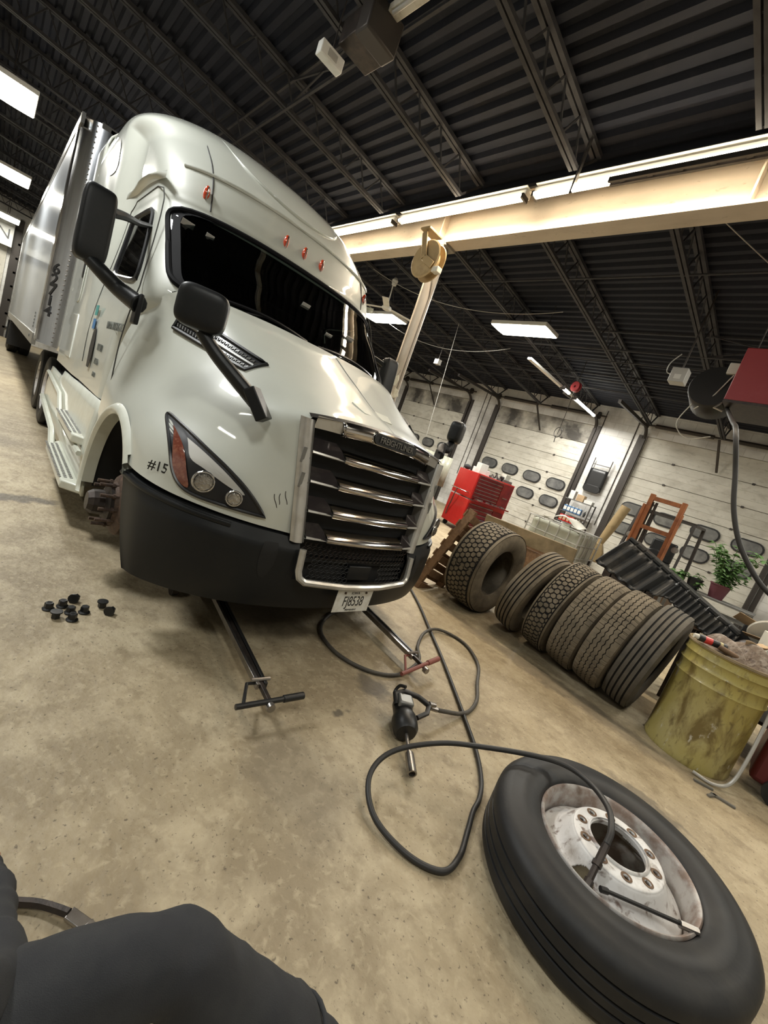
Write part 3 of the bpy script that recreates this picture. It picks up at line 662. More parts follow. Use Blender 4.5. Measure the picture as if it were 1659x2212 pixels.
for z in (1.315, 1.155, .99, .838):
    g_ = gw(z) - .035
    sec = [(.09, .030), (.004, .004), (0, -.006), (.012, -.012), (.09, -.004)]
    sl = B().grid(sweep(sec, g_, lambda v: z), 30, len(sec) - 1).build('grille_bar', 'white_trim', TR, smooth=30, off=TO)
    sec2 = [(.07, .052), (.0, .026), (-.012, .012), (-.014, .0), (-.008, -.014), (.02, -.018)]
    B().grid(sweep(sec2, .335, lambda v: z), 30, len(sec2) - 1).build('bar_centre', 'chrome', sl, smooth=60, off=TO)
    for s in (1, -1):
        q = B(); q.add([(gX(.34, z) - .002, s * .33, z + .0), (gX(g_, z) + .01, s * g_, z + .008), (gX(g_, z) + .07, s * g_, z + .072), (gX(.40, z) + .06, s * .375, z + .078), (gX(.36, z) + .03, s * .345, z + .045)], [(0, 1, 2, 3, 4)])
        q.build('bar_end', 'dark_chrome', sl, thick=.006, off=TO, smooth=0)
# top bar with badge
def tz(v): return 1.478 + .055 * (1 - (v / .6) ** 2)
sec = [(.06, -.030), (.0, -.070), (-.020, -.060), (-.030, -.030), (-.024, .0), (-.004, .018)]
tb = B().grid(lambda a, b: (lambda v, k: (gX(v, 1.48) + k[0] + .05 * max(0, abs(v) - .30), v, tz(v) + k[1]))((2 * a - 1) * .385, sec[int(round(b * 5))]), 30, 5).build('grille_top_bar', 'chrome', TR, smooth=60, off=TO)
for s in (1, -1):
    B().grid(lambda a, b: (lambda v: (gX(v, 1.46) + .012 - .01 * b, s * v, tz(v) - .058 + .070 * b + .012 * a))(.385 + .17 * a), 6, 3).build('top_bar_end', 'white_trim', tb, off=TO)
    B().add([(gX(.385, 1.46) - .02, s * .37, tz(.38) - .07), (gX(.385, 1.46) + .05, s * .395, tz(.38) - .02), (gX(.385, 1.46) + .0, s * .40, tz(.38) + .012), (gX(.385, 1.46) - .02, s * .375, tz(.38) + .0)], [(0, 1, 2, 3)]).build('top_bar_step', 'chrome', tb, thick=.004, off=TO)
B().grid(lambda a, b: (lambda v: (gX(v, 1.5) - .010 + .03 * b, v, tz(v) + .012 + .018 * b))((2 * a - 1) * .60), 24, 2).build('grille_header', 'rubber_trim', tb, smooth=60, off=TO)
bz = 1.502
q = B().prism(stadium(0, 0, .40, .080, 8), (gX(0, 1.5) - .028, 0, bz), (0, -1, 0), (.1, 0, 1), -.012); bd = q.build('badge', 'chrome', TR, bevel=.004, off=TO)
B().prism(stadium(0, 0, .385, .066, 8), (gX(0, 1.5) - .038, 0, bz), (0, -1, 0), (.1, 0, 1), -.005).build('badge_face', 'ink', bd, off=TO)
text('badge_lettering', 'FREIGHTLINER', .054, 'chrome_letters', bd, (gX(0, 1.5) - .0445 - 4.5, 0, bz - .0005), axes((0, -1, 0), (.1, 0, 1)), .0015, squeeze=.86, bold=.0006)
# honeycomb meshes
def honey(v0, v1, z0, z1, c, X):
    q = B(); rows = int((z1 - z0) / (c * .87)) + 1; cols = int((v1 - v0) / c)
    for j in range(rows):
        for i in range(cols):
            v = v0 + c * (i + .5 + .5 * (j % 2)); z = z0 + c * .87 * j + c * .4
            if v + c * .5 > v1: continue
            P = [(X(v, z), v + c * .5 * sin(pi / 3 * k), z + c * .42 * cos(pi / 3 * k)) for k in range(6)]
            q.tube(P, c * .085, 3, closed=True)
    return q
honey(-.46, .46, .715, .80, .036, lambda v, z: gX(v, z) + .035).build('mesh_insert', 'grease_iron', TR, off=TO)
for a, b in ((.10, .42), (-.42, -.14)): honey(a, b, .585, .69, .038, lambda v, z: gX(v, z) + .02).build('mesh_insert', 'mesh', TR, off=TO)
B().box((1.855, -.02, .635), (.03, .20, .10)).build('radar_sensor', 'black_plastic', TR, bevel=.006, off=TO)
B().box((1.90, 0, .70), (.06, .92, .03)).build('mesh_crossbar', 'black_plastic', TR, off=TO)
# ---------------------------------------------------------------- bumper
from mathutils.bvhtree import BVHTree
def skin_bvh(o):
    me = o.data; return BVHTree.FromPolygons([v.co + V((4.5, 0, 0)) for v in me.vertices], [list(p.vertices) for p in me.polygons])
BP = [(1.828, 0), (1.838, .28), (1.868, .5), (1.935, .74), (2.04, .94), (2.18, 1.09), (2.38, 1.195), (2.64, 1.235)]
def bmp(a, b):
    X, v = cat(BP, a * 7); top = .815 + .04 * max(0, (v - .5) / .73); bot = .365
    z = top + (bot - top) * b
    k = a ** 3; X += .04 * (1 - min(1, b * 6)) + .05 * b ** 4 - k * .30 * b ** 1.3 * (X - 1.83) / .8 * 1.0
    v *= 1 - .03 * b ** 3
    return X, v, z
def bhole(c): return abs(c.y) < .47 and .575 < c.z
q = B()
for s in (1, -1): q.grid(lambda a, b: (lambda p: (p[0], s * p[1], p[2]))(bmp(a, b)), 56, 32, skip=bhole)
for s in (1, -1):   # upper shelf
    q.grid(lambda a, b: (lambda p, w: (p[0] + .05 * w + .03 * b, s * (p[1] - .04 * b), p[2] + .012 * b))(bmp(.33 + .67 * a, 0), b), 40, 2)
bm_ = q.build('bumper', 'bumper', TR, smooth=60, off=TO)
for s in (1, -1):
    q = B().tube([(lambda p: (p[0] - .012, s * (p[1] + .004), p[2] - .02))(bmp(.50 + .50 * k / 20, .0)) for k in range(21)], .014, 6)
    q.build('bumper_ridge', 'bumper', bm_, smooth=60, off=TO)
q = B()
P = [(.475, .775), (.475, .65), (.463, .612), (.425, .588), (.30, .582), (.15, .579), (0, .578)]
P = P + [(-a, b) for a, b in P[-2::-1]]
q.tube([(gX(v, z) - .028 + (.0 if abs(v) < .3 else .012), v, z) for v, z in P], .021, 8); q.build('intake_trim', 'white_trim', bm_, off=TO)
BB = skin_bvh(bm_)
for s in (1, -1):
    P = [(.60, .775), (.645, .775), (.68, .765), (.688, .70), (.680, .62), (.662, .575), (.635, .565), (.612, .60), (.598, .69)]
    q = B(); n = 36; PP = [cat(P + [P[0]], 9 * i / n) for i in range(n)]; cx, cz = .645, .67
    for r in range(4):
        for v, z in PP:
            vv, zz = cx + (v - cx) * (1 - r / 3), cz + (z - cz) * (1 - r / 3); h_ = BB.ray_cast(V((1.0, s * vv, zz)), V((1, 0, 0)))
            q.v.append(V(((h_[0].x if h_[0] else 1.95) - .003, s * vv, zz)))
    for r in range(3):
        for i in range(n): q.f.append([r * n + i, r * n + (i + 1) % n, (r + 1) * n + (i + 1) % n, (r + 1) * n + i])
    q.build('tow_hook_opening', 'void', bm_, off=TO)
# plate
pl = B().box((1.815, -.065, .475), (.004, .305, .152), Matrix.Rotation(0, 3, 'Y')).off((-.042, .08, -.002)).build('license_plate', 'plate', TR, bevel=.0015, off=TO)
ax = axes((0, -1, 0), (0, 0, 1))
text('plate_number', 'FJ8538', .098, 'ink', pl, (-2.7295, .015, .470), ax, .001, squeeze=.66)
text('plate_state', 'IOWA', .026, 'ink', pl, (-2.7295, .015, .530), ax, .001)
text('plate_status', 'PERMANENT', .017, 'ink', pl, (-2.7295, .015, .412), ax, .001)
q = B()
for v in (-.075, .105): q.cyl((1.765, v, .533), (1.775, v, .533), .008, n=8)
q.build('plate_bolt', 'rust_iron', pl, off=TO)
# ---------------------------------------------------------------- headlights (on the hood skin)
HB = skin_bvh(hd)
HLP = [(.695, .895), (.80, 1.005), (.90, 1.085), (1.0, 1.155), (1.075, 1.215), (1.110, 1.235), (1.128, 1.16), (1.130, 1.08), (1.115, .99), (1.08, .93), (1.02, .905), (.90, .90)]
def hsurf(v, z, d, s):
    o = V((1.0, s * v * .98, z)); dr = V((1, 0.25 * s * 0, 0))
    h = HB.ray_cast(V((.8, s * v, z)), V((1, 0, 0)))
    X = h[0].x if h[0] else 2.6
    return V((min(X, 2.62) - d, s * v, z))
def hpatch(P, d, s, f=1., rings=6, rad=0.):
    cx = sum(p[0] for p in P) / len(P); cz = sum(p[1] for p in P) / len(P); q = B(); n = len(P) * 4
    PP = [cat(P + [P[0]], len(P) * i / n) for i in range(n)]
    for r in range(rings + 1):
        g = f * (1 - r / rings)
        for x, z in PP: q.v.append(hsurf(cx + (x - cx) * g, cz + (z - cz) * g, d + rad * (1 - g) ** .6, s))
    for r in range(rings):
        for i in range(n): q.f.append([r * n + i, r * n + (i + 1) % n, (r + 1) * n + (i + 1) % n, (r + 1) * n + i])
    return q
for s in (1, -1):
    hl = hpatch(HLP, .006, s).build('headlight', 'rubber_trim', TR, smooth=60, off=TO)
    e = [hsurf(*cat(HLP + [HLP[0]], 12 * i / 60), .010, s) for i in range(60)]
    B().tube(e, .009, 6, closed=True).build('headlight_bezel', 'rubber_trim', hl, off=TO)
    hpatch([(1.105, 1.195), (1.122, 1.10), (1.118, 1.01), (1.085, .945), (1.05, .935), (1.07, 1.02), (1.085, 1.12)], .016, s).build('turn_signal', 'amber', hl, smooth=60, off=TO)
    hpatch([(1.065, 1.165), (1.0, 1.125), (.90, 1.055), (.82, .985), (.90, 1.005), (1.0, 1.05), (1.06, 1.08)], .014, s).build('headlight_eyebrow', 'light_grey', hl, smooth=60, off=TO)
    for v, z, r in ((1.0, .99, .055), (.865, .955, .042)):
        c = hsurf(v, z, .02, s); ax_ = V((-1, .35 * s, 0))
        B().lathe([(0, -.03), (r * .6, -.025), (r, .0), (r * 1.08, .006), (r * 1.0, .012)], c, ax_, 20).build('reflector', 'lensclear', hl, off=TO)
        B().lathe([(r * 1.0, .008), (r * .7, .02), (0, .028)], c, ax_, 20).build('lamp_lens', 'clearglass', hl, smooth=180, off=TO)
# unit number, laid onto the fender skin
def decal(o, bvh, dirn, d=.003):
    """press lettering onto a skin: every vertex goes to the skin along dirn (truck coordinates)"""
    mw = o.matrix_local.copy()
    for v in o.data.vertices:
        p = mw @ v.co + V((4.5, 0, 0)); h_ = bvh.ray_cast(p - V(dirn) * .6, V(dirn))
        if h_[0]: v.co = mw.inverted() @ (h_[0] - V(dirn) * d + V((-4.5, 0, 0)))
q_ = V((.75, -.66, 0)).normalized()
un = text('unit_number', '#15', .074, 'ink', hd, (2.335 - 4.5, 1.165, .975), axes((-q_.y * -1, -q_.x * 1, 0), (0, 0, 1)), .0, squeeze=.9, bold=.001)
decal(un, HB, q_)
# scratches beside the grille
q = B()
for k, (a, b) in enumerate((((.62, 1.06), (.60, .99)), ((.645, 1.04), (.64, .98)), ((.675, 1.03), (.65, .96)))):
    q.tube([hsurf(a[0] + (b[0] - a[0]) * i / 5 + .004 * sin(i), a[1] + (b[1] - a[1]) * i / 5, .001, 1) for i in range(6)], .0022, 4)
q.build('scratch', 'grease_iron', hd, off=TO)
# ---------------------------------------------------------------- side vents below the windshield
for s in (1, -1):
    def vp(a, b, d):
        X = 2.52 + .72 * a; z0 = 1.655 + .145 * a; z = z0 + (-.045 + .09 * b) * (.55 + .45 * a)
        h = HB.ray_cast(V((X, s * 2.0, z)), V((0, -s, 0))); v = abs(h[0].y) if h[0] else 1.0
        return X, s * (v + d), z
    g = B().grid(lambda a, b: vp(a, b * 1.5 - .25, .006), 16, 4).build('side_vent', 'rubber_trim', TR, smooth=60, off=TO)
    E = [vp(i / 20, -.3, .012) for i in range(21)] + [vp(1.0, -.3 + 1.6 * i / 6, .012) for i in range(1, 7)] + [vp(1 - i / 20, 1.3, .012) for i in range(1, 21)]
    B().tube(E, .014, 6, closed=True).build('vent_frame', 'black_plastic', g, off=TO)
    B().tube([vp(i / 20, .48, .014) for i in range(21)], .012, 6).build('vent_divider', 'grey_metal', g, off=TO)
    q = B()
    for i in range(24):
        for j in (.05, .85): x = (i + .5) / 24; q.tube([vp(x - .015, j - .12, .01), vp(x, j + .12, .01), vp(x + .015, j - .12, .01)], .004, 3)
    q.build('vent_mesh', 'grey_metal', g, off=TO)
# ---------------------------------------------------------------- mirrors
def rbox(c, d, rot, rr=.3, n=4.5):
    q = B(); c = V(c)
    def f(u, w):
        a = 2 * pi * u; b = pi * (w - .5); cs = lambda t, m: (1 if cos(t) >= 0 else -1) * abs(cos(t)) ** m; sn = lambda t, m: (1 if sin(t) >= 0 else -1) * abs(sin(t)) ** m
        m = 2 / n; p = V((cs(b, m) * cs(a, m) * d[0] / 2, cs(b, m) * sn(a, m) * d[1] / 2, sn(b, m) * d[2] / 2)); return c + rot @ p
    return q.grid(f, 40, 24)
for s in (1, -1):
    mx_, mz_ = (3.70, 2.165) if s > 0 else (3.95, 2.20)
    q = rbox((mx_, s * 1.485, mz_), (.13, .185, .47), Matrix.Rotation(.10, 3, 'Y'), n=6)
    mr = q.build('side_mirror', 'black_plastic', TR, smooth=180, off=TO)
    q = B(); P = spline([(mx_ - .02, s * 1.49, mz_ - .20), (mx_ - .10, s * 1.40, 1.90), (mx_ * .5 + 1.72, s * 1.30, 1.845), (3.42, s * 1.20, 1.79)], 14)
    q.tube(P, lambda t: .042 + .02 * t, 10); q.box((3.44, s * 1.205, 1.76), (.12, .03, .20)); q.build('mirror_arm', 'black_plastic', mr, smooth=60, bevel=.01, off=TO)
    B().tube(spline([(mx_ + .02, s * 1.41, mz_ + .13), (mx_ + .12, s * 1.32, mz_ + .17), (mx_ + .28, s * 1.22, mz_ + .21), (mx_ + .40, s * 1.12, mz_ + .26)], 10), lambda t: .032 - .016 * t, 8).build('upper_brace', 'black_plastic', mr, off=TO)
    B().box((mx_ + .064, s * 1.485, mz_), (.008, .15, .41), Matrix.Rotation(.10, 3, 'Y')).build('mirror_glass', 'chrome', mr, bevel=.003, off=TO)
    hc = (2.30, 1.165, 1.795) if s > 0 else (2.45, 1.22, 1.80); ra_ = 0 if s > 0 else .25
    hm = rbox((hc[0], s * hc[1], hc[2]), (.12, .235, .20), Matrix.Rotation(-.45 * s, 3, 'Z'), n=4.2).build('hood_mirror', 'black_plastic', TR, smooth=180, off=TO)
    q = B(); P = spline([(hc[0], s * (hc[1] - .02), 1.70), (hc[0] - .05, s * (hc[1] - .10), 1.62), (2.17 + ra_, s * (.97 + ra_ * .4), 1.54 + ra_ * .35), (2.09 + ra_, s * (.87 + ra_ * .4), 1.46 + ra_ * .35)], 12)
    q.tube(P, lambda t: .034 + .008 * t, 8); q.bar((2.12 + ra_, s * (.90 + ra_ * .3), 1.52 + ra_ * .2), (2.05 + ra_, s * (.82 + ra_ * .3), 1.39 + ra_ * .3), .13 if s > 0 else .05, .06); q.build('mirror_arm', 'black_plastic', hm, smooth=60, bevel=.006, off=TO)
# ---------------------------------------------------------------- skirts and steps
for s in (1, -1):
    q = B()
    def sk(a, b):
        X = 3.78 + 3.65 * a; top = 1.05 - .12 * (1 if X > 6.2 else max(0, (X - 3.78) / 2.4) * .3); z = top + (.30 - top) * b
        return X, s * (1.21 + .03 * sin(pi * b)), z
    q.grid(sk, 20, 8); q.build('side_skirt', 'paint_low', TR, smooth=60, thick=.02, off=TO)
    q = B().tube([(3.85, s * 1.27, .62), (5.2, s * 1.27, .62), (5.7, s * 1.26, .80), (7.3, s * 1.25, .86)], .022, 6).tube([(5.2, s * 1.29, .33), (5.55, s * 1.28, .44), (7.35, s * 1.26, .52)], .03, 6)
    q.build('skirt_rib', 'paint_low', TR, off=TO)
    for z, a, b, w in ((.72, 3.95, 5.35, .11), (.36, 3.85, 5.45, .13)):
        st = B().prism([(0, 0), (b - a, 0), (b - a - .25, w), (.12, w)], (a, s * 1.20, z), (1, 0, 0), (0, s, 0), .07 * -s if s < 0 else -.07).build('step', 'paint_low', TR, bevel=.012, off=TO)
        q = B()
        for i in range(26):
            for j in range(3): q.box((a + .2 + i * (b - a - .4) / 25, s * (1.225 + w * (.2 + .3 * j)), z + .0025), (.022, w * .16, .004))
        q.build('step_tread', 'grey_metal', st, off=TO)
# lettering on the door
def sd(X, z, d=.004): return (X - 4.5, sideV(X, z) + d, z)
axs = axes((-1, 0, 0), (0, 0, 1))
text('door_lettering', 'DARMAN TRUCKING LLC', .085, 'faded_ink', TR, sd(3.98, 1.615), axs, .001, squeeze=.62)
for t_, X_, z_, h_ in (('DOT 4600', 4.35, 1.42, .085), ('MC 1546', 4.40, 1.30, .075), ('GVW 80', 4.42, 1.19, .06)):
    text('door_lettering', t_, h_, 'faded_ink', TR, sd(X_, z_), axs, .001, squeeze=.62)
for k, m_ in enumerate(('teal', 'blue')):
    B().box((4.85 + .0 * k, 1.222, 1.72 - .12 * k), (.13, .004, .09)).build('sticker', m_, TR, off=TO)
# ---------------------------------------------------------------- chassis, hub, wheels
q = B()
for s in (1, -1): q.box((6.2, s * .42, .78), (8.0, .08, .26))
for x in (3.0, 5.0, 7.5, 9.4): q.box((x, 0, .78), (.1, .8, .2))
q.cyl((3.12, -.95, .50), (3.12, .95, .50), .06); q.box((3.1, 0, 1.0), (1.3, 1.0, .7)); q.box((5.4, 0, .9), (2.6, 1.9, .35))
q.build('chassis', 'grease_iron', TR, off=TO)
hb = B().lathe([(0, -.30), (.21, -.30), (.21, -.05), (.19, -.03), (.15, -.02), (.145, .0), (0, .0)], (WC[0], 1.16, .49), (0, 1, 0), 32).build('brake_drum', 'rust_iron', TR, off=TO)
B().lathe([(.14, 0), (.14, .02), (.085, .04), (.08, .10), (.06, .13), (0, .13)], (WC[0], 1.16, .49), (0, 1, 0), 10).build('wheel_hub', 'grease_iron', hb, smooth=20, off=TO)
for i in range(10):
    a = 2 * pi * i / 10; c = V((WC[0] + .143 * cos(a), 1.14, .49 + .143 * sin(a))); B().cyl(c, c + V((0, .105, 0)), .0115, n=8).cyl(c + V((0, .02, 0)), c + V((0, .035, 0)), .018, n=6).build('wheel_stud', 'rust_iron', hb, off=TO)
def tireprof(r, w, rr): # closed profile (radius, axial)
    h = w / 2; return [(rr, -h * .72), (rr + .02, -h * .86), (rr + (r - rr) * .45, -h), (r - .05, -h * .96), (r - .012, -h * .86), (r, -h * .72), (r, -h * .40), (r - .012, -h * .385), (r - .012, -h * .35), (r, -h * .335), (r, -h * .03), (r - .012, -h * .02), (r - .012, h * .02), (r, h * .03), (r, h * .335), (r - .012, h * .35), (r - .012, h * .385), (r, h * .40), (r, h * .72), (r - .012, h * .86), (r - .05, h * .96), (rr + (r - rr) * .45, h), (rr + .02, h * .86), (rr, h * .72)]
def wheelpart(name, root, c, off, dual=False, ymat='rim_white'):
    w = B().lathe(tireprof(.50, .28, .29), c, (0, 1, 0), 48, closed=True).build(name, 'tire', root, off=off)
    s = 1 if c[1] > 0 else -1
    B().lathe([(.292, -.13), (.28, -.10), (.27, .04), (.292, .125), (.275, .12), (.25, .06), (.22, -.05 * 1), (.11, -.06), (.11, -.12), (.2, -.125)], c, (0, s, 0), 36).build('rim', ymat, w, off=off)
    B().lathe([(.12, -.06), (.12, .06), (.10, .10), (0, .11)], c, (0, s, 0), 20).build('hub', 'grease_iron', w, off=off)
    return w
wheelpart('wheel', TR, (3.12, -1.06, .5), TO)
for x in (8.15, 9.45):
    for v in (1.07, .74, -1.07, -.74): wheelpart('wheel', TR, (x, v, .5), TO)
# ================================================================ trailer
TL = thing('semi_trailer', 'long white box trailer with polished front corner and number 62714', 'trailer', (15.7, -1.75, 0))
X0, X1 = 7.62, 23.75; HO = (-15.7, 0, 0)
q = B().box(((X0 + .35 + X1) / 2, 0, 2.60), (X1 - X0 - .45, 2.585, 2.84)); q.build('box_body', 'trailer_white', TL, off=HO)
q = B()
pts = [(X0 + .45, 1.29), (X0 + .2, 1.292), (X0 + .03, 1.175), (X0 - .01, 1.12), (X0 - .02, 1.0), (X0 - .02, -1.0), (X0 - .01, -1.12), (X0 + .03, -1.175), (X0 + .2, -1.292), (X0 + .45, -1.29)]
for pa, pb_2 in zip(pts, pts[1:]): q.add([(*pa, 1.16), (*pb_2, 1.16), (*pb_2, 4.02), (*pa, 4.02)], [(0, 1, 2, 3)])
fc = q.build('front_corner_panel', 'alu', TL, smooth=60, off=HO)
for s in (1, -1): B().box((X0 + .33, s * 1.294, 2.60), (.24, .016, 2.86)).build('corner_post', 'alu_rail', TL, off=HO)
for s in (1, -1): B().bar((X0 + .20, s * 1.292, 1.19), (X0 + .20, s * 1.292, 4.0), .03, .02).build('corner_bead', 'chrome', TL, off=HO)
q = B()
for i in range(44): 
    for s in (1, -1): q.ball((X0 - .005, s * 1.14, 1.22 + i * .064), .010, 6, 4)
q.build('rivet', 'steel', TL, off=HO)
q = B()
for s in (1, -1): q.box(((X0 + X1) / 2, s * 1.285, 3.98), (X1 - X0 - .1, .04, .12)); q.box(((X0 + X1) / 2 + .3, s * 1.285, 1.16), (X1 - X0 - .7, .05, .16))
q.box((X0 + .02, 0, 4.01), (.08, 2.2, .06)); q.box(((X0 + X1) / 2 + .1, 0, 4.035), (X1 - X0 - .2, 2.57, .02))
q.build('rail', 'alu_rail', TL, off=HO)
q = B().box((X1 - .05, 1.28, 2.6), (.1, .05, 2.95)); q.build('rear_frame', 'alu_rail', TL, off=HO)
for i, ch in enumerate('62714'):
    text('trailer_number', ch, .195, 'ink', TL, (X0 + .115 - 15.7 - .003, 1.2335 + .004, 2.15 - i * .140), axes((-.824, -.567, 0), (0, 0, 1)), .001, squeeze=1.35, bold=.003)
B().box((X0 + .33, 1.304, 1.27), (.12, .004, .09)).build('label', 'white', TL, off=HO)
q = B()
for i in range(5): q.box((X0 + 1.15, 1.299, 1.52 - .05 * i), (.10, .004, .03))
q.build('data_label', 'faded_ink', TL, off=HO)
text('marker_lettering', 'A E B I', .07, 'faded_ink', TL, (X0 + 1.35 - 15.7, 1.312, 1.165), axs, .001)
q = B()
for s in (1, -1): q.box((11.2, s * .6, .75), (.12, .12, .9)); q.box((11.2, s * .6, .28), (.3, .3, .03)); q.box((15.7, s * .5, 1.0), (15.6, .1, .2))
q.build('landing_gear', 'grease_iron', TL, off=HO)
for x in (20.4, 21.7):
    for v in (1.12, .80, -1.12, -.8): wheelpart('wheel', TL, (x, v, .5), HO)
for s in (1,):
    for x in (19.5, 22.5): B().box((x, 1.0, .62), (.03, .6, .7)).build('mud_flap', 'rubber_trim', TL, off=HO)
# ================================================================ tires
def tread_depth(kind, a, h, R_):
    """a = arc length, h = axial -0.5..0.5 of tread width (m in real units via W)"""
    if kind == 'rib':
        for g in (-.30, -.10, .10, .30):
            if abs(h - g) < .022: return 1
        return 0
    if kind == 'zig':
        p = .055; z = abs(((a / p) % 1) * 2 - 1) - .5
        for g in (-.27, -.09, .09, .27):
            if abs(h - g - .045 * z) < .011: return 1
        if abs(h) > .27 and abs(((a / (p / 2)) % 1) - .5) < .035: return .6
        if abs(((a / p) % 1) - .5) < .02: return .5
        return 0
    if kind == 'hex':
        if abs(abs(h) - .40) < .010: return 1
        if abs(h) > .40: return 0
        c = .066 if R_ > 1 else .056; x = a / c; y = h * (.39 if R_ > 1 else .24) / c
        best = []
        for j in range(int(y / .866) - 1, int(y / .866) + 3):
            for i in (-1, 0, 1):
                cx = round(x - .5 * (j % 2)) + .5 * (j % 2) + i; best.append((x - cx) ** 2 + (y - j * .866) ** 2)
        best.sort(); return 1 if sqrt(best[1]) - sqrt(best[0]) < .14 else 0
def make_tire(name, label, Rr, W, rr, kind, mat, group=None):
    root = thing(name, label, 'tire', group=group)
    h = W / 2; sh = Rr - .02
    prof = [(sh, -h * .86), (Rr - .06, -h * .97), (rr + (Rr - rr) * .5, -h), (rr + .03, -h * .9), (rr, -h * .78), (rr + .005, -h * .68), (rr + .05, -h * .80), (rr + (Rr - rr) * .5, -h * .9), (Rr - .05, -h * .78), (Rr - .04, 0),
            (Rr - .05, h * .78), (rr + (Rr - rr) * .5, h * .9), (rr + .05, h * .80), (rr + .005, h * .68), (rr, h * .78), (rr + .03, h * .9), (rr + (Rr - rr) * .5, h), (Rr - .06, h * .97), (sh, h * .86)]
    B().lathe(prof, (0, 0, 0), (1, 0, 0), 64, cap=False).build('sidewall', mat, root, smooth=60)
    # tread: world-down at angle -90deg; rotate so detail is uniform
    nt = 520 if kind in ('hex', 'zig') else 120; nh = 64 if kind == 'hex' else 72 if kind == 'zig' else 60
    q = B(); D = []
    for i in range(nt):
        th = 2 * pi * i / nt
        for j in range(nh + 1):
            t = j / nh - .5; d = tread_depth(kind, th * Rr, t, 2 if W > .4 else 0)
            r = Rr - .012 * (2 * t) ** 4 - .010 * d
            q.v.append(V((t * W * .86, r * cos(th), r * sin(th)))); D.append(d)
    n1 = nh + 1; dark = []
    for i in range(nt):
        for j in range(nh):
            a, b = i * n1 + j, ((i + 1) % nt) * n1 + j; q.f.append([a, a + 1, b + 1, b]); dark.append((D[a] + D[b] + D[a + 1] + D[b + 1]) / 4 > .45)
    o = q.build('tread', mat, root, smooth=0, merge=False)
    o.data.materials.append(M['groove']); 
    for p_, k in zip(o.data.polygons, dark): p_.material_index = 1 if k else 0
    return root
M['tire_dark_old'] = pm('old_black_tire_rubber', (.07, .062, .05), .8, 0, [(5, .4, .7, (.12, .105, .08), .9)], bump=(60, .4, .004))
def put(o, loc, lean=0, spin=0, yaw=0):
    o.location = loc; o.rotation_euler = (spin, lean, yaw)
def lean_tire(o, Xb, Y, lean, R_=.5):
    # o axis along X; lean tops towards -X (positive angle about Y tilts z axis to +X, so use negative)
    a = -lean; o.rotation_euler = (0, a, 0); o.location = (Xb + sin(a) * R_, Y, cos(a) * R_ + abs(sin(a)) * .10)
t1 = make_tire('used_tire', 'extra-wide worn truck tire with honeycomb tread, first of the row beside the pallet', .52, .445, .29, 'hex', 'tire_old'); lean_tire(t1, 2.42, -4.46, R(3), .52)
t2 = make_tire('used_tire', 'worn truck tire with straight ribs leaning between the extra-wide tire and a honeycomb tire', .50, .25, .29, 'rib', 'tire_old'); lean_tire(t2, 1.90, -4.55, R(14))
t3 = make_tire('used_tire', 'worn narrow truck tire with honeycomb tread blocks, third in the standing row', .51, .27, .29, 'hex', 'tire_old'); lean_tire(t3, 1.53, -4.56, R(9.5))
t4 = make_tire('used_tire', 'worn truck tire with zigzag grooves standing against the honeycomb one', .50, .28, .29, 'zig', 'tire_old'); lean_tire(t4, 1.22, -4.50, R(9))
t5 = make_tire('used_tire', 'worn truck tire with zigzag grooves next to the black straight-ribbed tire', .50, .27, .29, 'zig', 'tire_old'); lean_tire(t5, .94, -4.47, R(9))
t6 = make_tire('used_tire', 'dark truck tire with straight ribs at the drum end of the row', .50, .25, .29, 'rib', 'tire_dark_old'); lean_tire(t6, .67, -4.48, R(8.5))
t7 = make_tire('used_tire', 'dusty truck tire on the floor behind the red tool chest', .45, .24, .28, 'rib', 'tire_dark_old'); put(t7, (6.9, -10.9, .45), yaw=.5)

# ---------------------------------------------------------------- pallet, crate
P0 = V((2.86, -3.95, 0.0)); U = V((-.16, -.30, 1)).normalized(); Wd = V((0, -1, 0)); Wd = (Wd - U * Wd.dot(U)).normalized(); N_ = Wd.cross(U).normalized()
pal = thing('wooden_pallet', 'worn wooden pallet standing on edge against the extra-wide tire', 'pallet'); pal.matrix_world = Matrix.Translation(P0) @ Matrix((N_, Wd, U)).transposed().to_4x4()
sx_ = 1 if N_.x > 0 else -1
for y in (.02, .5, .98): B().box((sx_ * .05, y, .56), (.10, .045, 1.18)).build('stringer', 'wood', pal, bevel=.003)
for i in range(8): B().box((sx_ * .105, .5, .04 + i * .148), (.018, 1.04, .09)).build('deck_board', 'wood', pal, bevel=.002)
for i in range(6): B().box((-sx_ * .005, .5, .05 + i * .2), (.018, 1.0, .09)).build('deck_board', 'wood', pal, bevel=.002)
cr_ = thing('wooden_crate', 'old wooden board crate behind the standing tires', 'crate', (2.6, -6.3, 0))
for y in (-.35, .35): B().box((0, y, .38), (1.3, .03, .74)).build('side_board', 'wood', cr_, bevel=.004)
for x in (-.64, .64): B().box((x, 0, .38), (.03, .7, .74)).build('end_board', 'wood', cr_, bevel=.004)
B().box((0, 0, .02), (1.25, .66, .03)).build('bottom_board', 'wood', cr_)
tag(B().box((0, 0, 0), (1.45, .04, .22)).build('wooden_plank', 'plank', bevel=.004), 'yellowish painted plank on edge on top of the wooden crate', 'plank'); bpy.data.objects['wooden_plank'].location = (2.75, -5.91, .89); bpy.data.objects['wooden_plank'].rotation_euler = (-.12, .03, .06)

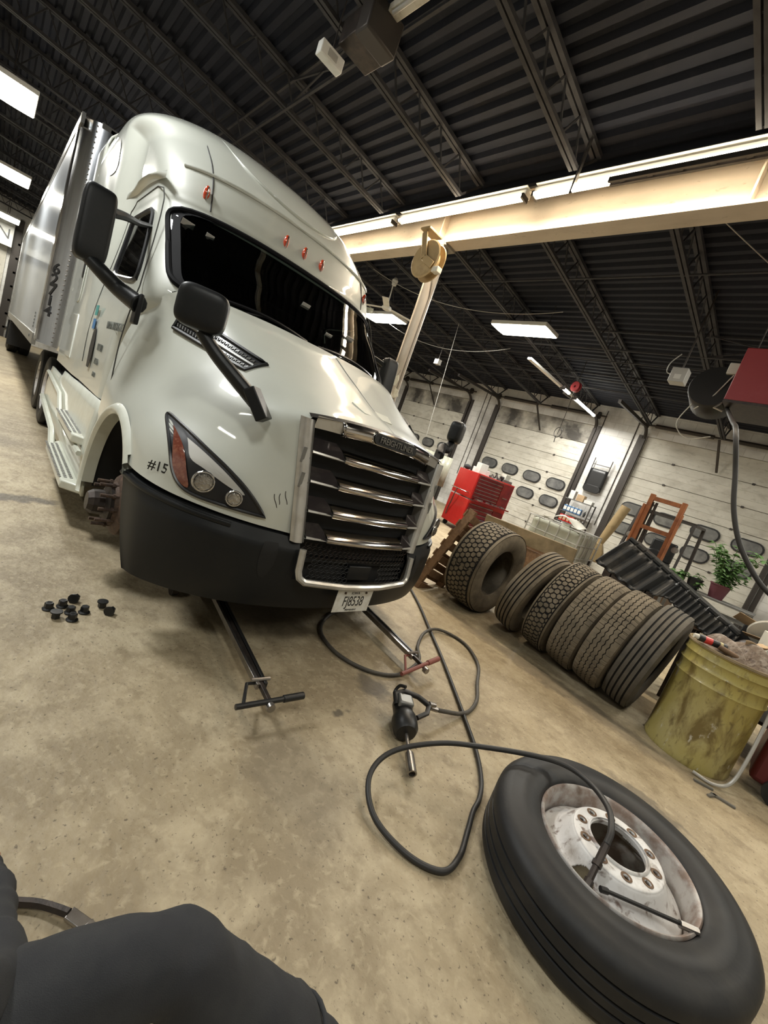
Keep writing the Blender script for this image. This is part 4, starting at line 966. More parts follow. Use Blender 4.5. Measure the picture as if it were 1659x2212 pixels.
# ---------------------------------------------------------------- yellow drum with rubbish
dr = thing('steel_drum', 'dirty yellow open drum heaped with rubbish', 'drum', (.085, -4.33, 0))
pr = [(.0, .01), (.27, .01), (.29, .0), (.297, .02), (.292, .05), (.290, .60), (.300, .62), (.290, .64), (.290, .70), (.303, .72), (.290, .74), (.290, .79), (.300, .80), (.292, .82), (.292, .855), (.305, .865), (.302, .885), (.288, .885), (.284, .86), (.282, .72), (0, .70)]
B().lathe(pr, n=56).build('body', 'yellow', dr, smooth=50)
B().lathe([(.302, .862), (.308, .872), (.303, .888), (.290, .888), (.288, .872)], n=56, closed=True).build('rim', 'plank', dr)
rn = random.Random(3)
def heap(name, lab, cat_, loc, r, hgt, mat, seed=1, n=26, amp=.25, sy=1., kind=None):
    rr_ = random.Random(seed); ph = [(rr_.uniform(2, 7), rr_.uniform(0, 6), rr_.uniform(2, 7)) for _ in range(5)]
    def f(u, v):
        a = 2 * pi * u; d = v; k = sum(sin(p[0] * cos(a) * d + p[1] + p[2] * sin(a) * d) for p in ph) / 5
        return r * d * cos(a) * (1 + .12 * k), sy * r * d * sin(a) * (1 + .12 * k), hgt * (1 - d ** 2.2) * (1 + amp * 3 * k) - .0
    o = B().grid(f, n, n // 2).build(name, mat, smooth=30); o.location = loc; tag(o, lab, cat_, kind=kind); return o
heap('rag_heap', 'heap of dirty rags and plastic bags filling the yellow drum', 'rags', (.085, -4.33, .80), .275, .17, 'junk', 5, 40, .35, kind='stuff')
can = thing('spray_can', 'grease tube with black label and red band lying across the drum rim', 'can', (.25, -4.10, .925), (0, 0, 0))
can.rotation_euler = (0, 0, R(-62))
B().cyl((0, -.12, 0), (0, .07, 0), .027, n=20).build('can_body', 'ink', can, bevel=.003)
B().cyl((0, -.02, 0), (0, .03, 0), .0275, n=20).build('red_band', 'red', can); B().cyl((0, -.09, 0), (0, -.07, 0), .0275, n=20).build('yellow_band', 'yellow', can)
B().cyl((0, .07, 0), (0, .10, 0), .022, .018, n=16).build('cap', 'cream', can)
bt_ = B().cyl((0, 0, 0), (.12, .03, .02), .02, n=12); o = bt_.build('small_bottle', 'brown_iron'); o.location = (.06, -4.13, .90); tag(o, 'small brown bottle lying on the rags at the drum front', 'bottle')
o = B().grid(lambda u, v: (.16 * (u - .5), .12 * (v - .5), .03 * sin(5 * u) * sin(4 * v)), 8, 8).build('cardboard_scrap', 'card', thick=.003); o.location = (.0, -4.42, 1.0); o.rotation_euler = (.5, .3, .4); tag(o, 'crumpled cardboard scrap on top of the drum rubbish', 'cardboard')

# ---------------------------------------------------------------- right edge clutter
ta = thing('work_table', 'dark steel work table with clutter behind the yellow drum', 'table', (-.35, -5.35, 0))
B().box((0, 0, .84), (1.25, .8, .04)).build('tabletop', 'grease_iron', ta, bevel=.005)
for x in (-.58, .58):
    for y in (-.36, .36): B().box((x, y, .41), (.05, .05, .82)).build('leg', 'grease_iron', ta)
B().box((0, 0, .35), (1.1, .7, .03)).build('lower_shelf', 'grease_iron', ta)
o = B().box((0, 0, .1), (.62, .42, .2)).build('storage_bin', 'ink', bevel=.01); o.location = (-.16, -5.48, .86); tag(o, 'dark blue-black bin with cardboard flaps on the work table', 'bin')
o = B().box((0, 0, 0), (.22, .14, .004)).build('cardboard_flap', 'card'); o.location = (.12, -5.22, 1.09); o.rotation_euler = (.6, -.2, .2); tag(o, 'upper tan cardboard flap sticking out beside the dark bin', 'cardboard')
o = B().box((0, 0, 0), (.16, .10, .004)).build('cardboard_flap', 'card'); o.location = (.04, -5.05, 1.0); o.rotation_euler = (.3, .1, -.3); tag(o, 'small tan cardboard flap lowest beside the dark bin', 'cardboard')
ld = thing('bucket_lid', 'cream plastic bucket lid leaning behind the dirty white box', 'lid', (-.04, -5.18, 1.05), (1.0, .2, .2)); B().lathe([(0, 0), (.13, 0), (.15, .006), (.155, .022), (.148, .024), (.14, .010), (0, .010)], n=36).build('disc', 'cream', ld)
wb = thing('battery_box', 'open white plastic box with brown grime at the right edge', 'box', (-.16, -4.92, .86), (0, 0, .35)); 
B().box((0, .10, .12), (.26, .012, .24)).box((0, -.10, .12), (.26, .012, .24)).box((.13, 0, .12), (.012, .21, .24)).box((-.13, 0, .12), (.012, .21, .24)).box((0, 0, .006), (.26, .2, .012)).build('shell', 'cream', wb, bevel=.003)
B().box((0, .107, .12), (.19, .004, .15)).build('grime', 'junk', wb)
heap('scrap_heap', 'dark tangle of scrap metal and cloth on the work table edge', 'scrap', (-.12, -5.0, .87), .26, .12, 'grease_iron', 8, 30, .5, kind='stuff')
rw = thing('parts_washer', 'dark red machine at the right edge beside the drum', 'machine', (-.60, -4.62, 0))
B().box((0, 0, .42), (.62, .55, .66)).build('cabinet', 'deep_red', rw, bevel=.04)
B().cyl((.12, .24, .10), (.12, .31, .10), .10, n=24).build('wheel', 'tire', rw); B().cyl((-.22, .24, .10), (-.22, .31, .10), .10, n=24).build('wheel', 'tire', rw)
B().tube([(.25, .2, .75), (.25, .2, .92), (-.25, .2, .92), (-.25, .2, .75)], .014, 8).build('handle', 'dark_red', rw)
o = B().tube(spline([(-.22, -4.22, .78), (-.235, -4.20, .55), (-.24, -4.12, .25), (-.22, -4.06, .07), (-.14, -4.0, .02), (-.02, -3.99, .02)], 30), .012, 8).build('grey_hose', 'light_grey'); tag(o, 'light grey hose hanging between the yellow drum and the red machine', 'hose')
for i, (x, y, l, a) in enumerate(((-.10, -3.92, .12, .4), (-.16, -3.84, .09, 1.2), (-.22, -3.88, .14, .2))):
    o = B().box((0, 0, .008), (l, .02, .012)).build('metal_scrap', 'grey_metal'); o.location = (x, y, 0); o.rotation_euler.z = a; tag(o, ('longer metal scrap strip at the foot of the red machine', 'short metal scrap nearest the loose wheel', 'metal scrap strip nearest the right edge')[i], 'scrap')

# ---------------------------------------------------------------- black ribbed liner lying on the tires
ln = thing('bed_liner', 'black ribbed plastic liner lying tilted over the standing tires', 'liner', (.75, -5.15, .9))
def lin(u, v):
    """u along from upper left to lower right, v from top edge to lower edge"""
    A, Bq = V((1.32, -5.22, 1.42)), V((.13, -5.12, .94)); top = A + (Bq - A) * u
    k = max(0, min(1, (.52 - u) / .10)); dn = V((.17, .20, -.36)) * k * (1 - .35 * u) + V((.06, .10, -.17)) * (1 - k)
    fr_ = (u * 10 + .2) % 1 if u < .5 else (u * 24) % 1; rib = (.026 if u < .5 else .014) * max(-1, min(1, 5 * (abs(fr_ - .5) - .22))) * (0 if v < .1 or v > .93 else 1)
    return top + dn * v + V((0, rib, 0)) - V((.75, -5.15, .9))
q = B().grid(lin, 240, 14, skip=lambda c: (((c.x + .75 - .90) / .12) ** 2 + ((c.z + .9 - .86) / .12) ** 2) < 1); q.build('ribbed_side', 'grey_plastic', ln, smooth=25, thick=.012)
q = B()
for i in range(12):
    a, b = lin((i + .05) / 12, 0), lin((i + .92) / 12, 0); q.bar(a + V((0, -.02, .012)), b + V((0, -.02, .012)), .07, .03)
q.build('top_flange', 'grey_plastic', ln, bevel=.004)
B().grid(lambda u, v: lin(u, 0) + V((0, -.03 - .42 * v, .0 - .0 * v)), 12, 2).build('floor_panel', 'grey_plastic', ln, thick=.01)
B().prism([(0, 0), (.18, -.37), (.20, -.40), (.0, -.42), (-.05, -.1)], lin(0, 0), (1, 0, 0), (0, 0, 1), -.02).build('end_panel', 'grey_plastic', ln)
q = B().bar((-.35, .05, -.05), (.42, .12, -.12), .03, .03); q.build('angle_iron', 'brown_iron', ln)
sup = thing('scrap_rack', 'low dark steel rack behind the standing tires under the ribbed liner', 'rack', (1.02, -5.55, 0))
for x in (-.55, .55):
    for y in (-.2, .2): B().box((x, y, .40), (.05, .05, .80)).build('leg', 'grease_iron', sup)
B().box((0, 0, .81), (1.25, .5, .03)).build('top', 'grease_iron', sup)

# ---------------------------------------------------------------- red tool chest
tc_ = thing('tool_chest', 'tall two-tier red tool chest with dark red drawers', 'tool chest', (5.87, -8.80, 0)); tc_.rotation_euler.z = atan2(-.34, .94) 
# local +x along side face (away), local -y along drawer fronts
SW, FW = .86, 1.22
B().box((SW / 2, -FW / 2, .50), (SW, FW, .74)).build('lower_cabinet', 'red', tc_, bevel=.006)
B().box((SW / 2, -FW / 2, 1.23), (SW, FW, .66)).build('upper_cabinet', 'red', tc_, bevel=.006)
for z0, n_ in ((.90 + .02, 7), (.14, 6)):
    hh = (.62 if n_ == 7 else .66) / n_
    for i in range(n_):
        d = B().box((-.012, -.44, z0 + hh * (i + .5)), (.024, .78, hh - .008)).build('drawer', 'dark_red', tc_, bevel=.002)
        B().box((-.03, -.44, z0 + hh * (i + .86)), (.018, .76, .014)).build('pull', 'chrome', d)
    d = B().box((-.012, -1.02, z0 + (.31 if n_ == 7 else .33)), (.024, .34, .60)).build('side_door', 'dark_red', tc_, bevel=.002)
    B().box((-.03, -1.02, z0 + .25), (.012, .16, .016)).build('pull', 'chrome', d)
d = B().box((-.10, -.60, .905), (.34, 1.0, .03)).build('open_tray', 'dark_red', tc_)
q = B()
for i in range(26): q.box((-.22 + rn.random() * .24, -.15 - rn.random() * .9, .935), (.07 * rn.random() + .02, .05 + .04 * rn.random(), .03), Matrix.Rotation(rn.random() * 3, 3, 'Z'))
q.build('tray_contents', 'steel', d)
B().tube([(.12, 0.0, 1.03), (.12, .07, 1.03), (.80, .07, 1.03), (.80, 0, 1.03)], .014, 8).build('side_handle', 'chrome', tc_)
B().tube(spline([(.55, .06, 1.02), (.56, .08, .85), (.62, .05, .65), (.68, .03, .45), (.70, .02, .28)], 16), .014, 6).build('hanging_hose', 'hose', tc_)
for x in (.1, SW - .1):
    for y in (-.1, -FW + .1): B().cyl((x - .025, y, .065), (x + .025, y, .065), .065, n=16).build('caster', 'tire', tc_)
def rel(o, p, rz=0): o.location = tc_.matrix_basis @ V(p) if False else (Matrix.Translation((5.87, -8.80, 0)) @ Matrix.Rotation(atan2(-.34, .94), 4, 'Z')) @ V(p); o.rotation_euler.z = atan2(-.34, .94) + rz; return o
bpy.context.view_layer.update()
def boxthing(name, lab, cat_, dims, mat, p, rz=0, bevel=.006):
    o = B().box((0, 0, dims[2] / 2), dims).build(name, mat, bevel=bevel); rel(o, p, rz); return tag(o, lab, cat_)
boxthing('white_box', 'tall white carton on the corner of the red tool chest', 'box', (.20, .22, .26), 'white', (.18, -.16, 1.562))
boxthing('white_box', 'long white carton lying behind the tall carton on the tool chest', 'box', (.18, .5, .14), 'white', (.5, -.42, 1.562), .2)
boxthing('parts_tray', 'flat grey parts tray at the far end of the tool chest top', 'tray', (.30, .30, .07), 'grey_metal', (.22, -1.0, 1.562))
boxthing('white_box', 'small cream carton stacked on the grey parts tray', 'box', (.16, .18, .14), 'cream', (.25, -1.03, 1.634), .2)
o = B().ball((0, 0, .06), .11, 14, 10, (1, .8, .6)).build('rag', 'dark_cloth'); rel(o, (.7, -.1, 1.565)); tag(o, 'dark crumpled cap on the truck-side end of the tool chest', 'cloth')
o = heap('tool_pile', 'pile of black and silver hand tools on the tool chest top', 'tools', (0, 0, 0), .13, .10, 'grease_iron', 11, 24, .5, kind='stuff'); rel(o, (.25, -.70, 1.566))
g = thing('power_drill', 'black power drill lying on the tool chest near the small carton', 'drill'); rel(g, (.12, -.82, 1.63), .5)
B().cyl((0, -.09, .03), (0, .09, .03), .035, n=14).build('motor_body', 'ink', g, bevel=.004); B().box((0, -.05, -.02), (.035, .05, .09)).build('grip', 'ink', g); B().cyl((0, .09, .03), (0, .16, .03), .014).build('chuck', 'steel', g)
# floor bits near the tool chest
for i, (x, y) in enumerate(((5.35, -8.25), (6.9, -8.55))):
    js = thing('jack_stand', ('small dark jack stand in front of the tool chest', 'small dark jack stand on the truck side of the tool chest')[i], 'jack stand', (x, y, 0))
    q = B()
    for a in range(4): q.bar((.12 * cos(a * pi / 2 + .7), .12 * sin(a * pi / 2 + .7), 0), (.03 * cos(a * pi / 2 + .7), .03 * sin(a * pi / 2 + .7), .22), .03, .01)
    q.cyl((0, 0, .1), (0, 0, .30), .022); q.build('frame', 'grease_iron', js)
    B().box((0, 0, .305), (.10, .04, .02)).build('saddle', 'grease_iron', js)
# ribbed panel, gearbox and wheel parts beside the chest
o = B().grid(lambda u, v: (.035 * abs(((u * 6) % 1) * 2 - 1), -.95 * u, .85 + .85 * v), 48, 2).build('ribbed_panel', 'tote', thick=.02, smooth=20); o.location = (7.6, -8.6, .0); o.rotation_euler.z = -.35; tag(o, 'pale ribbed plastic panel standing behind the red tool chest', 'panel')
gb = thing('gearbox', 'dark greasy gearbox on the floor stand behind the tool chest', 'gearbox', (7.3, -8.6, 0))
B().box((0, 0, .26), (.5, .7, .52)).build('stand', 'grease_iron', gb, bevel=.02); B().cyl((0, -.1, .9), (0, .5, .85), .26, .14, n=18).build('housing', 'grease_iron', gb); B().lathe([(.1, 0), (.24, .0), (.26, .08), (.1, .1)], (-.1, .1, .95), (-1, .2, 0), 20).build('flange', 'steel', gb)
dw = thing('hand_truck_wheel', 'dark spoked wheel leaning beside the tool chest drawers', 'wheel', (4.28, -7.62, .27), (0, 0, .45))
B().lathe([(.20, -.04), (.24, -.045), (.27, -.02), (.27, .02), (.24, .045), (.20, .04)], ax=(1, 0, 0), n=36, closed=True).build('tire', 'tire_dark_old', dw)
for k in range(5): B().bar((0, 0, 0), (0, .21 * cos(k * 1.257), .21 * sin(k * 1.257)), .04, .05, (1, 0, 0)).build('spoke', 'grease_iron', dw)
B().cyl((-.06, 0, 0), (.06, 0, 0), .06).build('hub', 'grease_iron', dw)
ax_ = thing('differential', 'grey-brown cast differential housing on the floor before the white tote', 'gearbox', (4.62, -8.55, 0), (0, 0, .4))
B().ball((0, 0, .33), .27, 18, 12, (1, .8, .9)).build('bowl', 'brown_iron', ax_, smooth=60); B().cyl((0, 0, .33), (-.1, .45, .5), .10, .07).build('nose', 'brown_iron', ax_); B().cyl((-.55, 0, .33), (.5, 0, .33), .07).build('tube', 'brown_iron', ax_); B().lathe([(.05, 0), (.17, 0), (.17, .02), (.05, .02)], (-.1, .45, .5), (-.1, .45, .2), 20).build('flange', 'brown_iron', ax_)
B().box((0, 0, .04), (.4, .35, .08)).build('foot', 'grease_iron', ax_)

# ---------------------------------------------------------------- IBC tote
ib = thing('tote_tank', 'milky plastic liquid tote in a steel cage by the shelf', 'tank', (3.32, -8.6, 0))
def tank(u, v):
    a = 2 * pi * u; n_ = 7; c, s_ = cos(a), sin(a); k = (abs(c) ** n_ + abs(s_) ** n_) ** (-1 / n_)
    bulge = 1 + .012 * cos(v * 3 * 2 * pi) ; z = .16 + .98 * v; r = .50 * bulge * (1 if .02 < v < .98 else .94); return c * k * r * 1.04, s_ * k * r * 1.1, z
q = B().grid(tank, 64, 24); k = len(q.v); q.grid(lambda u, v: ((2 * u - 1) * .48, (2 * v - 1) * .5, 1.14 + .01 * sin(9 * u)), 6, 6); q.build('bottle', 'tote', ib, smooth=60)
B().cyl((0, 0, 1.14), (0, 0, 1.19), .09, n=20).build('filler_cap', 'tote', ib)
q = B()
for y in (-.57, .57):
    for i in range(6): x = -.53 + i * .212; q.tube([(x, y, .12), (x, y, 1.16)], .009, 6)
    for z in (.14, .40, .66, .92, 1.16): q.tube([(-.54, y, z), (.54, y, z)], .009, 6)
for x in (-.54, .54):
    for i in range(6): y = -.57 + i * .228; q.tube([(x, y, .12), (x, y, 1.16)], .009, 6)
    for z in (.14, .40, .66, .92, 1.16): q.tube([(x, -.57, z), (x, .57, z)], .009, 6)
q.build('cage', 'light_grey', ib)
B().box((0, 0, .06), (1.1, 1.18, .12)).build('pallet_base', 'grease_iron', ib, bevel=.01)
o = B().grid(lambda u, v: (.85 * (u - .5), .5 * (v - .5), .16 * sin(pi * u) ** 2 * (1 - .4 * v) + .03 * sin(9 * u + 4 * v)), 16, 10).build('plastic_sheet', 'cream', thick=.004); o.location = (3.45, -8.8, 1.2); tag(o, 'crumpled white plastic sheet draped on the tote', 'sheet')

# ---------------------------------------------------------------- pedestal machine with tube
pm_ = thing('pedestal_press', 'cast iron pedestal machine with tall tan tube beside the tote', 'machine', (3.2, -10.5, 0), (0, 0, .2))
B().box((0, 0, .05), (.75, .55, .1)).box((-.12, 0, .2), (.2, .35, .25)).box((.2, 0, .22), (.15, .3, .3)).build('base', 'grease_iron', pm_, bevel=.01)
B().cyl((.05, 0, .1), (.05, 0, .62), .08).build('pedestal', 'grease_iron', pm_)
B().prism([(-.17, .55), (.17, .55), (.19, .75), (.17, .98), (-.10, 1.0), (-.19, .80)], (.02, .12, 0), (1, 0, 0), (0, 0, 1), .24).build('head', 'tan_metal', pm_, bevel=.02)
B().cyl((.0, 0, .95), (-.10, 0, 1.45), .07, .105, n=20).cyl((-.10, 0, 1.45), (-.20, 0, 1.98), .105, n=20).build('tube', 'tan_metal', pm_, bevel=.004)
B().bar((.05, .1, .7), (.50, .3, .52), .03, .03).bar((.1, .12, .60), (.42, .2, .42), .06, .06).build('side_arm', 'light_grey', pm_)
o = thing('wash_basin', 'white basin with blue rim sitting by the pedestal machine', 'basin', (3.62, -10.1, .0))
B().lathe([(0, .12), (.12, .12), (.20, .20), (.25, .30), (.27, .31), (.24, .29), (.19, .19), (.11, .13), (0, .13)], n=32).build('bowl', 'white', o); B().lathe([(.262, .25), (.262, .30), (.255, .30)], n=32).build('blue_stripe', 'blue', o); B().cyl((0, 0, 0), (0, 0, .12), .12, n=20).build('stand', 'grease_iron', o)

# ---------------------------------------------------------------- shelf against the wall
sh = thing('shelf_unit', 'narrow wire shelf unit with bottles against the block wall', 'shelf', (4.97, -13.15, 0))
for x in (-.40, .40):
    for y in (-.18, .18): B().box((x, y, .93), (.03, .03, 1.8)).build('post', 'track', sh)
for z in (.5, 1.08, 1.40, 1.80): B().box((0, 0, z), (.82, .40, .022)).build('shelf_board', 'grey_metal', sh)
def row(n, x0, dx, z, fn, grp): 
    for i in range(n): fn(4.97 + x0 - i * dx, -12.99, z, i)
jug = None
for i in range(5):
    if jug is None:
        jug = thing('oil_jug', '', 'jug'); B().box((0, 0, .09), (.10, .12, .18)).build('body', 'blue', jug, bevel=.01); B().cyl((0, 0, .18), (0, 0, .21), .022, n=12).build('cap', 'white', jug); B().box((0, .062, .09), (.085, .002, .11)).build('label', 'white', jug); j = jug
    else: j = copytree(jug)
    j.location = (5.27 - i * .11, -13.02, 1.413); tag(j, 'blue and white fluid jug in the row on the middle shelf', 'jug', 'blue jugs on the middle shelf')
bx = None
for i in range(4):
    if bx is None: bx = B().box((0, 0, .10), (.10, .14, .2)).build('filter_box', 'red', bevel=.003); B().box((0, .072, .10), (.08, .002, .12)).build('label', 'card', bx); b_ = bx
    else: b_ = copytree(bx)
    b_.location = (5.28 - i * .115, -13.03, 1.093); tag(b_, 'small red and tan filter box on the lower wire shelf', 'box', 'red filter boxes on the lower shelf')
bo_ = None
for i, (x, z, lab, g_) in enumerate(((4.82, 1.093, 'dark spray bottle among those at the right on the lower wire shelf', 'spray bottles on the lower shelf'), (4.72, 1.093, 'dark spray bottle among those at the right on the lower wire shelf', 'spray bottles on the lower shelf'), (4.62, 1.093, 'dark spray bottle among those at the right on the lower wire shelf', 'spray bottles on the lower shelf'), (4.68, 1.413, 'dark bottle right of the blue jugs on the middle shelf', None))):
    if bo_ is None: bo_ = thing('spray_bottle', '', 'bottle'); B().lathe([(0, 0), (.032, 0), (.034, .1), (.012, .14), (.012, .16), (0, .16)], n=16).build('body', 'ink', bo_); B().box((0, .012, .175), (.02, .05, .025)).build('trigger_head', 'white', bo_); b_ = bo_
    else: b_ = copytree(bo_); 
    b_.location = (x, -13.02, z)
    if i == 3 and 'group' in b_: del b_['group']
    tag(b_, lab, 'bottle', g_)
o = B().box((0, 0, .1), (.22, .2, .2)).build('carton', 'card', bevel=.004); o.location = (4.98, -13.1, 1.812); tag(o, 'brown carton on the top shelf board', 'carton')
o = B().box((0, 0, .13), (.15, .18, .26)).build('white_box', 'white', bevel=.004); o.location = (5.25, -13.1, 1.812); tag(o, 'white carton on the left end of the top shelf', 'box')
o = B().box((0, 0, .05), (.24, .2, .1)).build('white_box', 'white', bevel=.004); o.location = (4.71, -13.08, 1.812); tag(o, 'low white carton on the right end of the top shelf', 'box')
# creeper hanging on the wall
ck = thing('mechanic_creeper', 'black mechanic creeper hanging on the white wall between two doors', 'creeper', (4.93, -13.42, 2.25))
for x in (-.26, .26): B().tube([(x, .02, .0), (x, .02, 1.0)], .014, 8).build('rail', 'track', ck)
B().grid(lambda u, v: (lambda a: (.26 * (2 * u - 1), .05, .05 + .62 * v))(0), 6, 6).build('deck_pad', 'ink', ck, thick=.03)
B().prism(stadium(0, 0, .52, .22, 8), (0, .04, .05), (1, 0, 0), (0, 0, 1), -.04).build('headrest', 'ink', ck, bevel=.01); B().bar((-.26, .03, .80), (.26, .03, .80), .02, .02).build('crossbar', 'track', ck)
for i, x in enumerate((4.45, 9.75, 9.95, 5.42)):
    o = B().tube([(x, YR + .02, 1.3), (x, YR + .02, 3.3), (x + .02, YR + .02, 4.7)], .012, 6).build('wall_conduit', 'track'); tag(o, ('thin conduit on the block wall right of the hanging creeper', 'thin conduit left of the two on the wall above the tool chest', 'thin conduit right of the two on the wall above the tool chest', 'thin conduit on the wall beside the shelf unit')[i] if i != 1 else 'thin conduit nearer the shelf on the wall above the tool chest', 'conduit')

# ---------------------------------------------------------------- forklift
fk = thing('forklift', 'forklift with rusty orange mast parked by the right overhead door', 'forklift', (1.80, -8.5, 0))
for x in (-.24, .24): B().box((x, .25, 1.15), (.07, .09, 2.15)).box((x + (.05 if x > 0 else -.05), .32, 1.05), (.03, .07, 1.95)).build('mast_rail', 'orange_rust', fk, bevel=.004)
for z in (.5, 1.65, 2.16): B().box((0, .26, z), (.50, .05, .07)).build('mast_crossbar', 'orange_rust', fk, bevel=.003)
B().cyl((.14, .24, .3), (.14, .24, 2.1), .022).cyl((.19, .24, .3), (.19, .24, 2.1), .012).build('lift_cylinder', 'grease_iron', fk)
for x in (-.45, .45): B().bar((x, .02, 1.1), (x * .95, -.15, 1.95), .04, .05).bar((x * .95, -.15, 1.95), (x * .95, -1.1, 1.98), .05, .04).bar((x * .95, -1.1, 1.98), (x, -1.25, 1.0), .05, .04).build('guard_post', 'track', fk)
q = B()
for i in range(6): q.box((0, -.25 - i * .16, 1.98), (.86, .03, .02))
q.build('overhead_guard', 'track', fk)
B().box((0, -.7, .62), (.95, 1.2, .80)).build('body', 'brown_iron', fk, bevel=.06); B().box((0, -1.35, .62), (.9, .3, .9)).build('counterweight', 'brown_iron', fk, bevel=.08)
B().box((0, .33, .55), (.85, .05, .45)).build('carriage', 'grease_iron', fk)
for x in (-.25, .25): B().box((x, .80, .08), (.10, .9, .035)).box((x, .37, .30), (.10, .04, .5)).build('fork', 'grease_iron', fk)
for x in (-.42, .42):
    for y, r in ((.05, .28), (-1.2, .22)): B().lathe([(.1, -.08), (r - .03, -.09), (r, -.05), (r, .05), (r - .03, .09), (.1, .08)], (x, y, r), (1, 0, 0), 28, closed=True).build('wheel', 'tire_dark_old', fk)
for x in (-.36, .36): B().cyl((x, .06, 1.45), (x, .12, 1.45), .05, n=14).build('lamp', 'steel', fk)
B().lathe([(.17, -.01), (.19, 0), (.17, .01), (.155, 0)], (0, -.35, 1.25), (0, .5, .8), 24, closed=True).build('steering_wheel', 'ink', fk)
B().box((0, -.75, 1.1), (.45, .45, .12)).box((0, -.95, 1.35), (.42, .1, .4)).build('seat', 'ink', fk, bevel=.03)

# ---------------------------------------------------------------- plants on a bench
pb = thing('plant_bench', 'grey steel bench carrying the potted plants', 'bench', (.72, -8.05, 0))
B().box((0, 0, .98), (1.1, .5, .03)).build('top', 'grey_metal', pb, bevel=.003)
B().box((0, 0, .80), (1.1, .5, .02)).build('shelf', 'grey_metal', pb)
for x in (-.52, .52):
    for y in (-.22, .22): B().box((x, y, .49), (.04, .04, .98)).build('leg', 'grey_metal', pb)
def plant(nm, lab, loc, hgt, spread, npl, potm, seed, pr_=.13):
    t = thing(nm, lab, 'plant', loc); rr_ = random.Random(seed)
    B().lathe([(0, 0), (pr_ * .72, 0), (pr_, pr_ * 1.6), (pr_ * 1.08, pr_ * 1.6), (pr_ * 1.08, pr_ * 1.75), (pr_ * .95, pr_ * 1.75), (pr_ * .9, pr_ * 1.55), (0, pr_ * 1.55)], n=28).build('pot', potm, t)
    st = B(); lf = B()
    for k in range(npl):
        a = rr_.uniform(0, 6.28); r = spread * sqrt(rr_.random()); z1 = hgt * rr_.uniform(.45, 1)
        P = spline([(0, 0, pr_ * 1.5), (r * .3 * cos(a), r * .3 * sin(a), z1 * .55), (r * cos(a), r * sin(a), z1)], 8); st.tube(P, .004, 5)
        for j in range(3, 9):
            c = P[j]
            for s_ in range(3):
                b_ = rr_.uniform(0, 6.28); L_ = rr_.uniform(.07, .12); w_ = L_ * .32; d = V((cos(b_), sin(b_), rr_.uniform(-.5, .25))).normalized(); x_ = d.cross(V((0, 0, 1))).normalized(); up = V((0, 0, .012))
                lf.add([c, c + d * L_ * .4 + x_ * w_, c + d * L_ + V((0, 0, -.01)), c + d * L_ * .4 - x_ * w_, c + d * L_ * .45 + up], [(0, 1, 4), (1, 2, 4), (2, 3, 4), (3, 0, 4)])
    st.build('stem', 'leaf', t); lf.build('foliage', 'leaf', t, merge=False); return t
plant('potted_plant', 'leafy green plant in a maroon pot on the grey bench', (.66, -8.05, .997), .86, .30, 30, 'pot', 4, .125)
plant('potted_plant', 'short sparse plant in a dark green pot on the grey bench', (.96, -8.0, .997), .26, .10, 4, 'grey_plastic', 9, .10)
plant('potted_plant', 'low straggly plant in a grey tray at the forklift end of the bench', (1.19, -7.95, .997), .22, .13, 7, 'grey_metal', 12, .08)

# ================================================================ loose front wheel
wl = thing('mounted_tire', 'truck wheel with white ten-hole rim lying flat on the floor', 'wheel', (.08, -2.08, 0)); wl.rotation_euler = (R(-2.5), 0, 0)
pf_ = [(.30, .02), (.33, .005), (.40, .0), (.455, .012), (.485, .035), (.497, .055), (.500, .07), (.500, .095), (.488, .098), (.488, .106), (.500, .109), (.500, .135), (.488, .138), (.488, .146), (.500, .149), (.500, .19), (.488, .193), (.488, .201), (.500, .204), (.498, .235), (.488, .252), (.470, .268), (.44, .279), (.405, .283), (.40, .286), (.36, .283), (.325, .272), (.312, .262), (.306, .250), (.29, .235)]
B().lathe(pf_, n=96, cap=False).build('tire', 'tire', wl, smooth=50)
B().lathe([(.306, .25), (.308, .262), (.302, .268), (.293, .262), (.288, .245), (.284, .20), (.283, .12), (.284, .02), (.292, .02), (.29, .22)], n=96, closed=True).build('rim_flange', 'rim_lip', wl, smooth=60)
q = B()
HH = [(.205 * cos(a), .205 * sin(a)) for a in (R(150), R(-30))]
dp = [(.283, .150), (.272, .168), (.245, .185), (.215, .215), (.190, .255), (.178, .272), (.165, .280), (.112, .281), (.1105, .278), (.1105, .262)]
def disc(u, v): r, z = cat(dp, v * (len(dp) - 1)); a = 2 * pi * u; return r * cos(a), r * sin(a), z
HA = [R(80), R(260)]; BH = [(.143 * cos(2 * pi * i / 10 + .2), .143 * sin(2 * pi * i / 10 + .2)) for i in range(10)]
def dskip(c):
    for a in HA:
        rr_ = hypot(c.x, c.y); d = (atan2(c.y, c.x) - a + pi) % (2 * pi) - pi
        if (d * .232 / .050) ** 2 + ((rr_ - .232) / .034) ** 2 < 1: return True
    return any((c.x - x) ** 2 + (c.y - y) ** 2 < .0135 ** 2 for x, y in BH)
ds = B().grid(disc, 540, 90, skip=dskip).build('wheel_disc', 'rim_white', wl, smooth=60, thick=.012)
for x, y in BH: B().lathe([(.0125, .2825), (.018, .2835), (.021, .2825), (.0125, .270)], (x, y, 0), (0, 0, 1), 20, cap=False).build('bolt_hole_collar', 'brown_iron', ds)
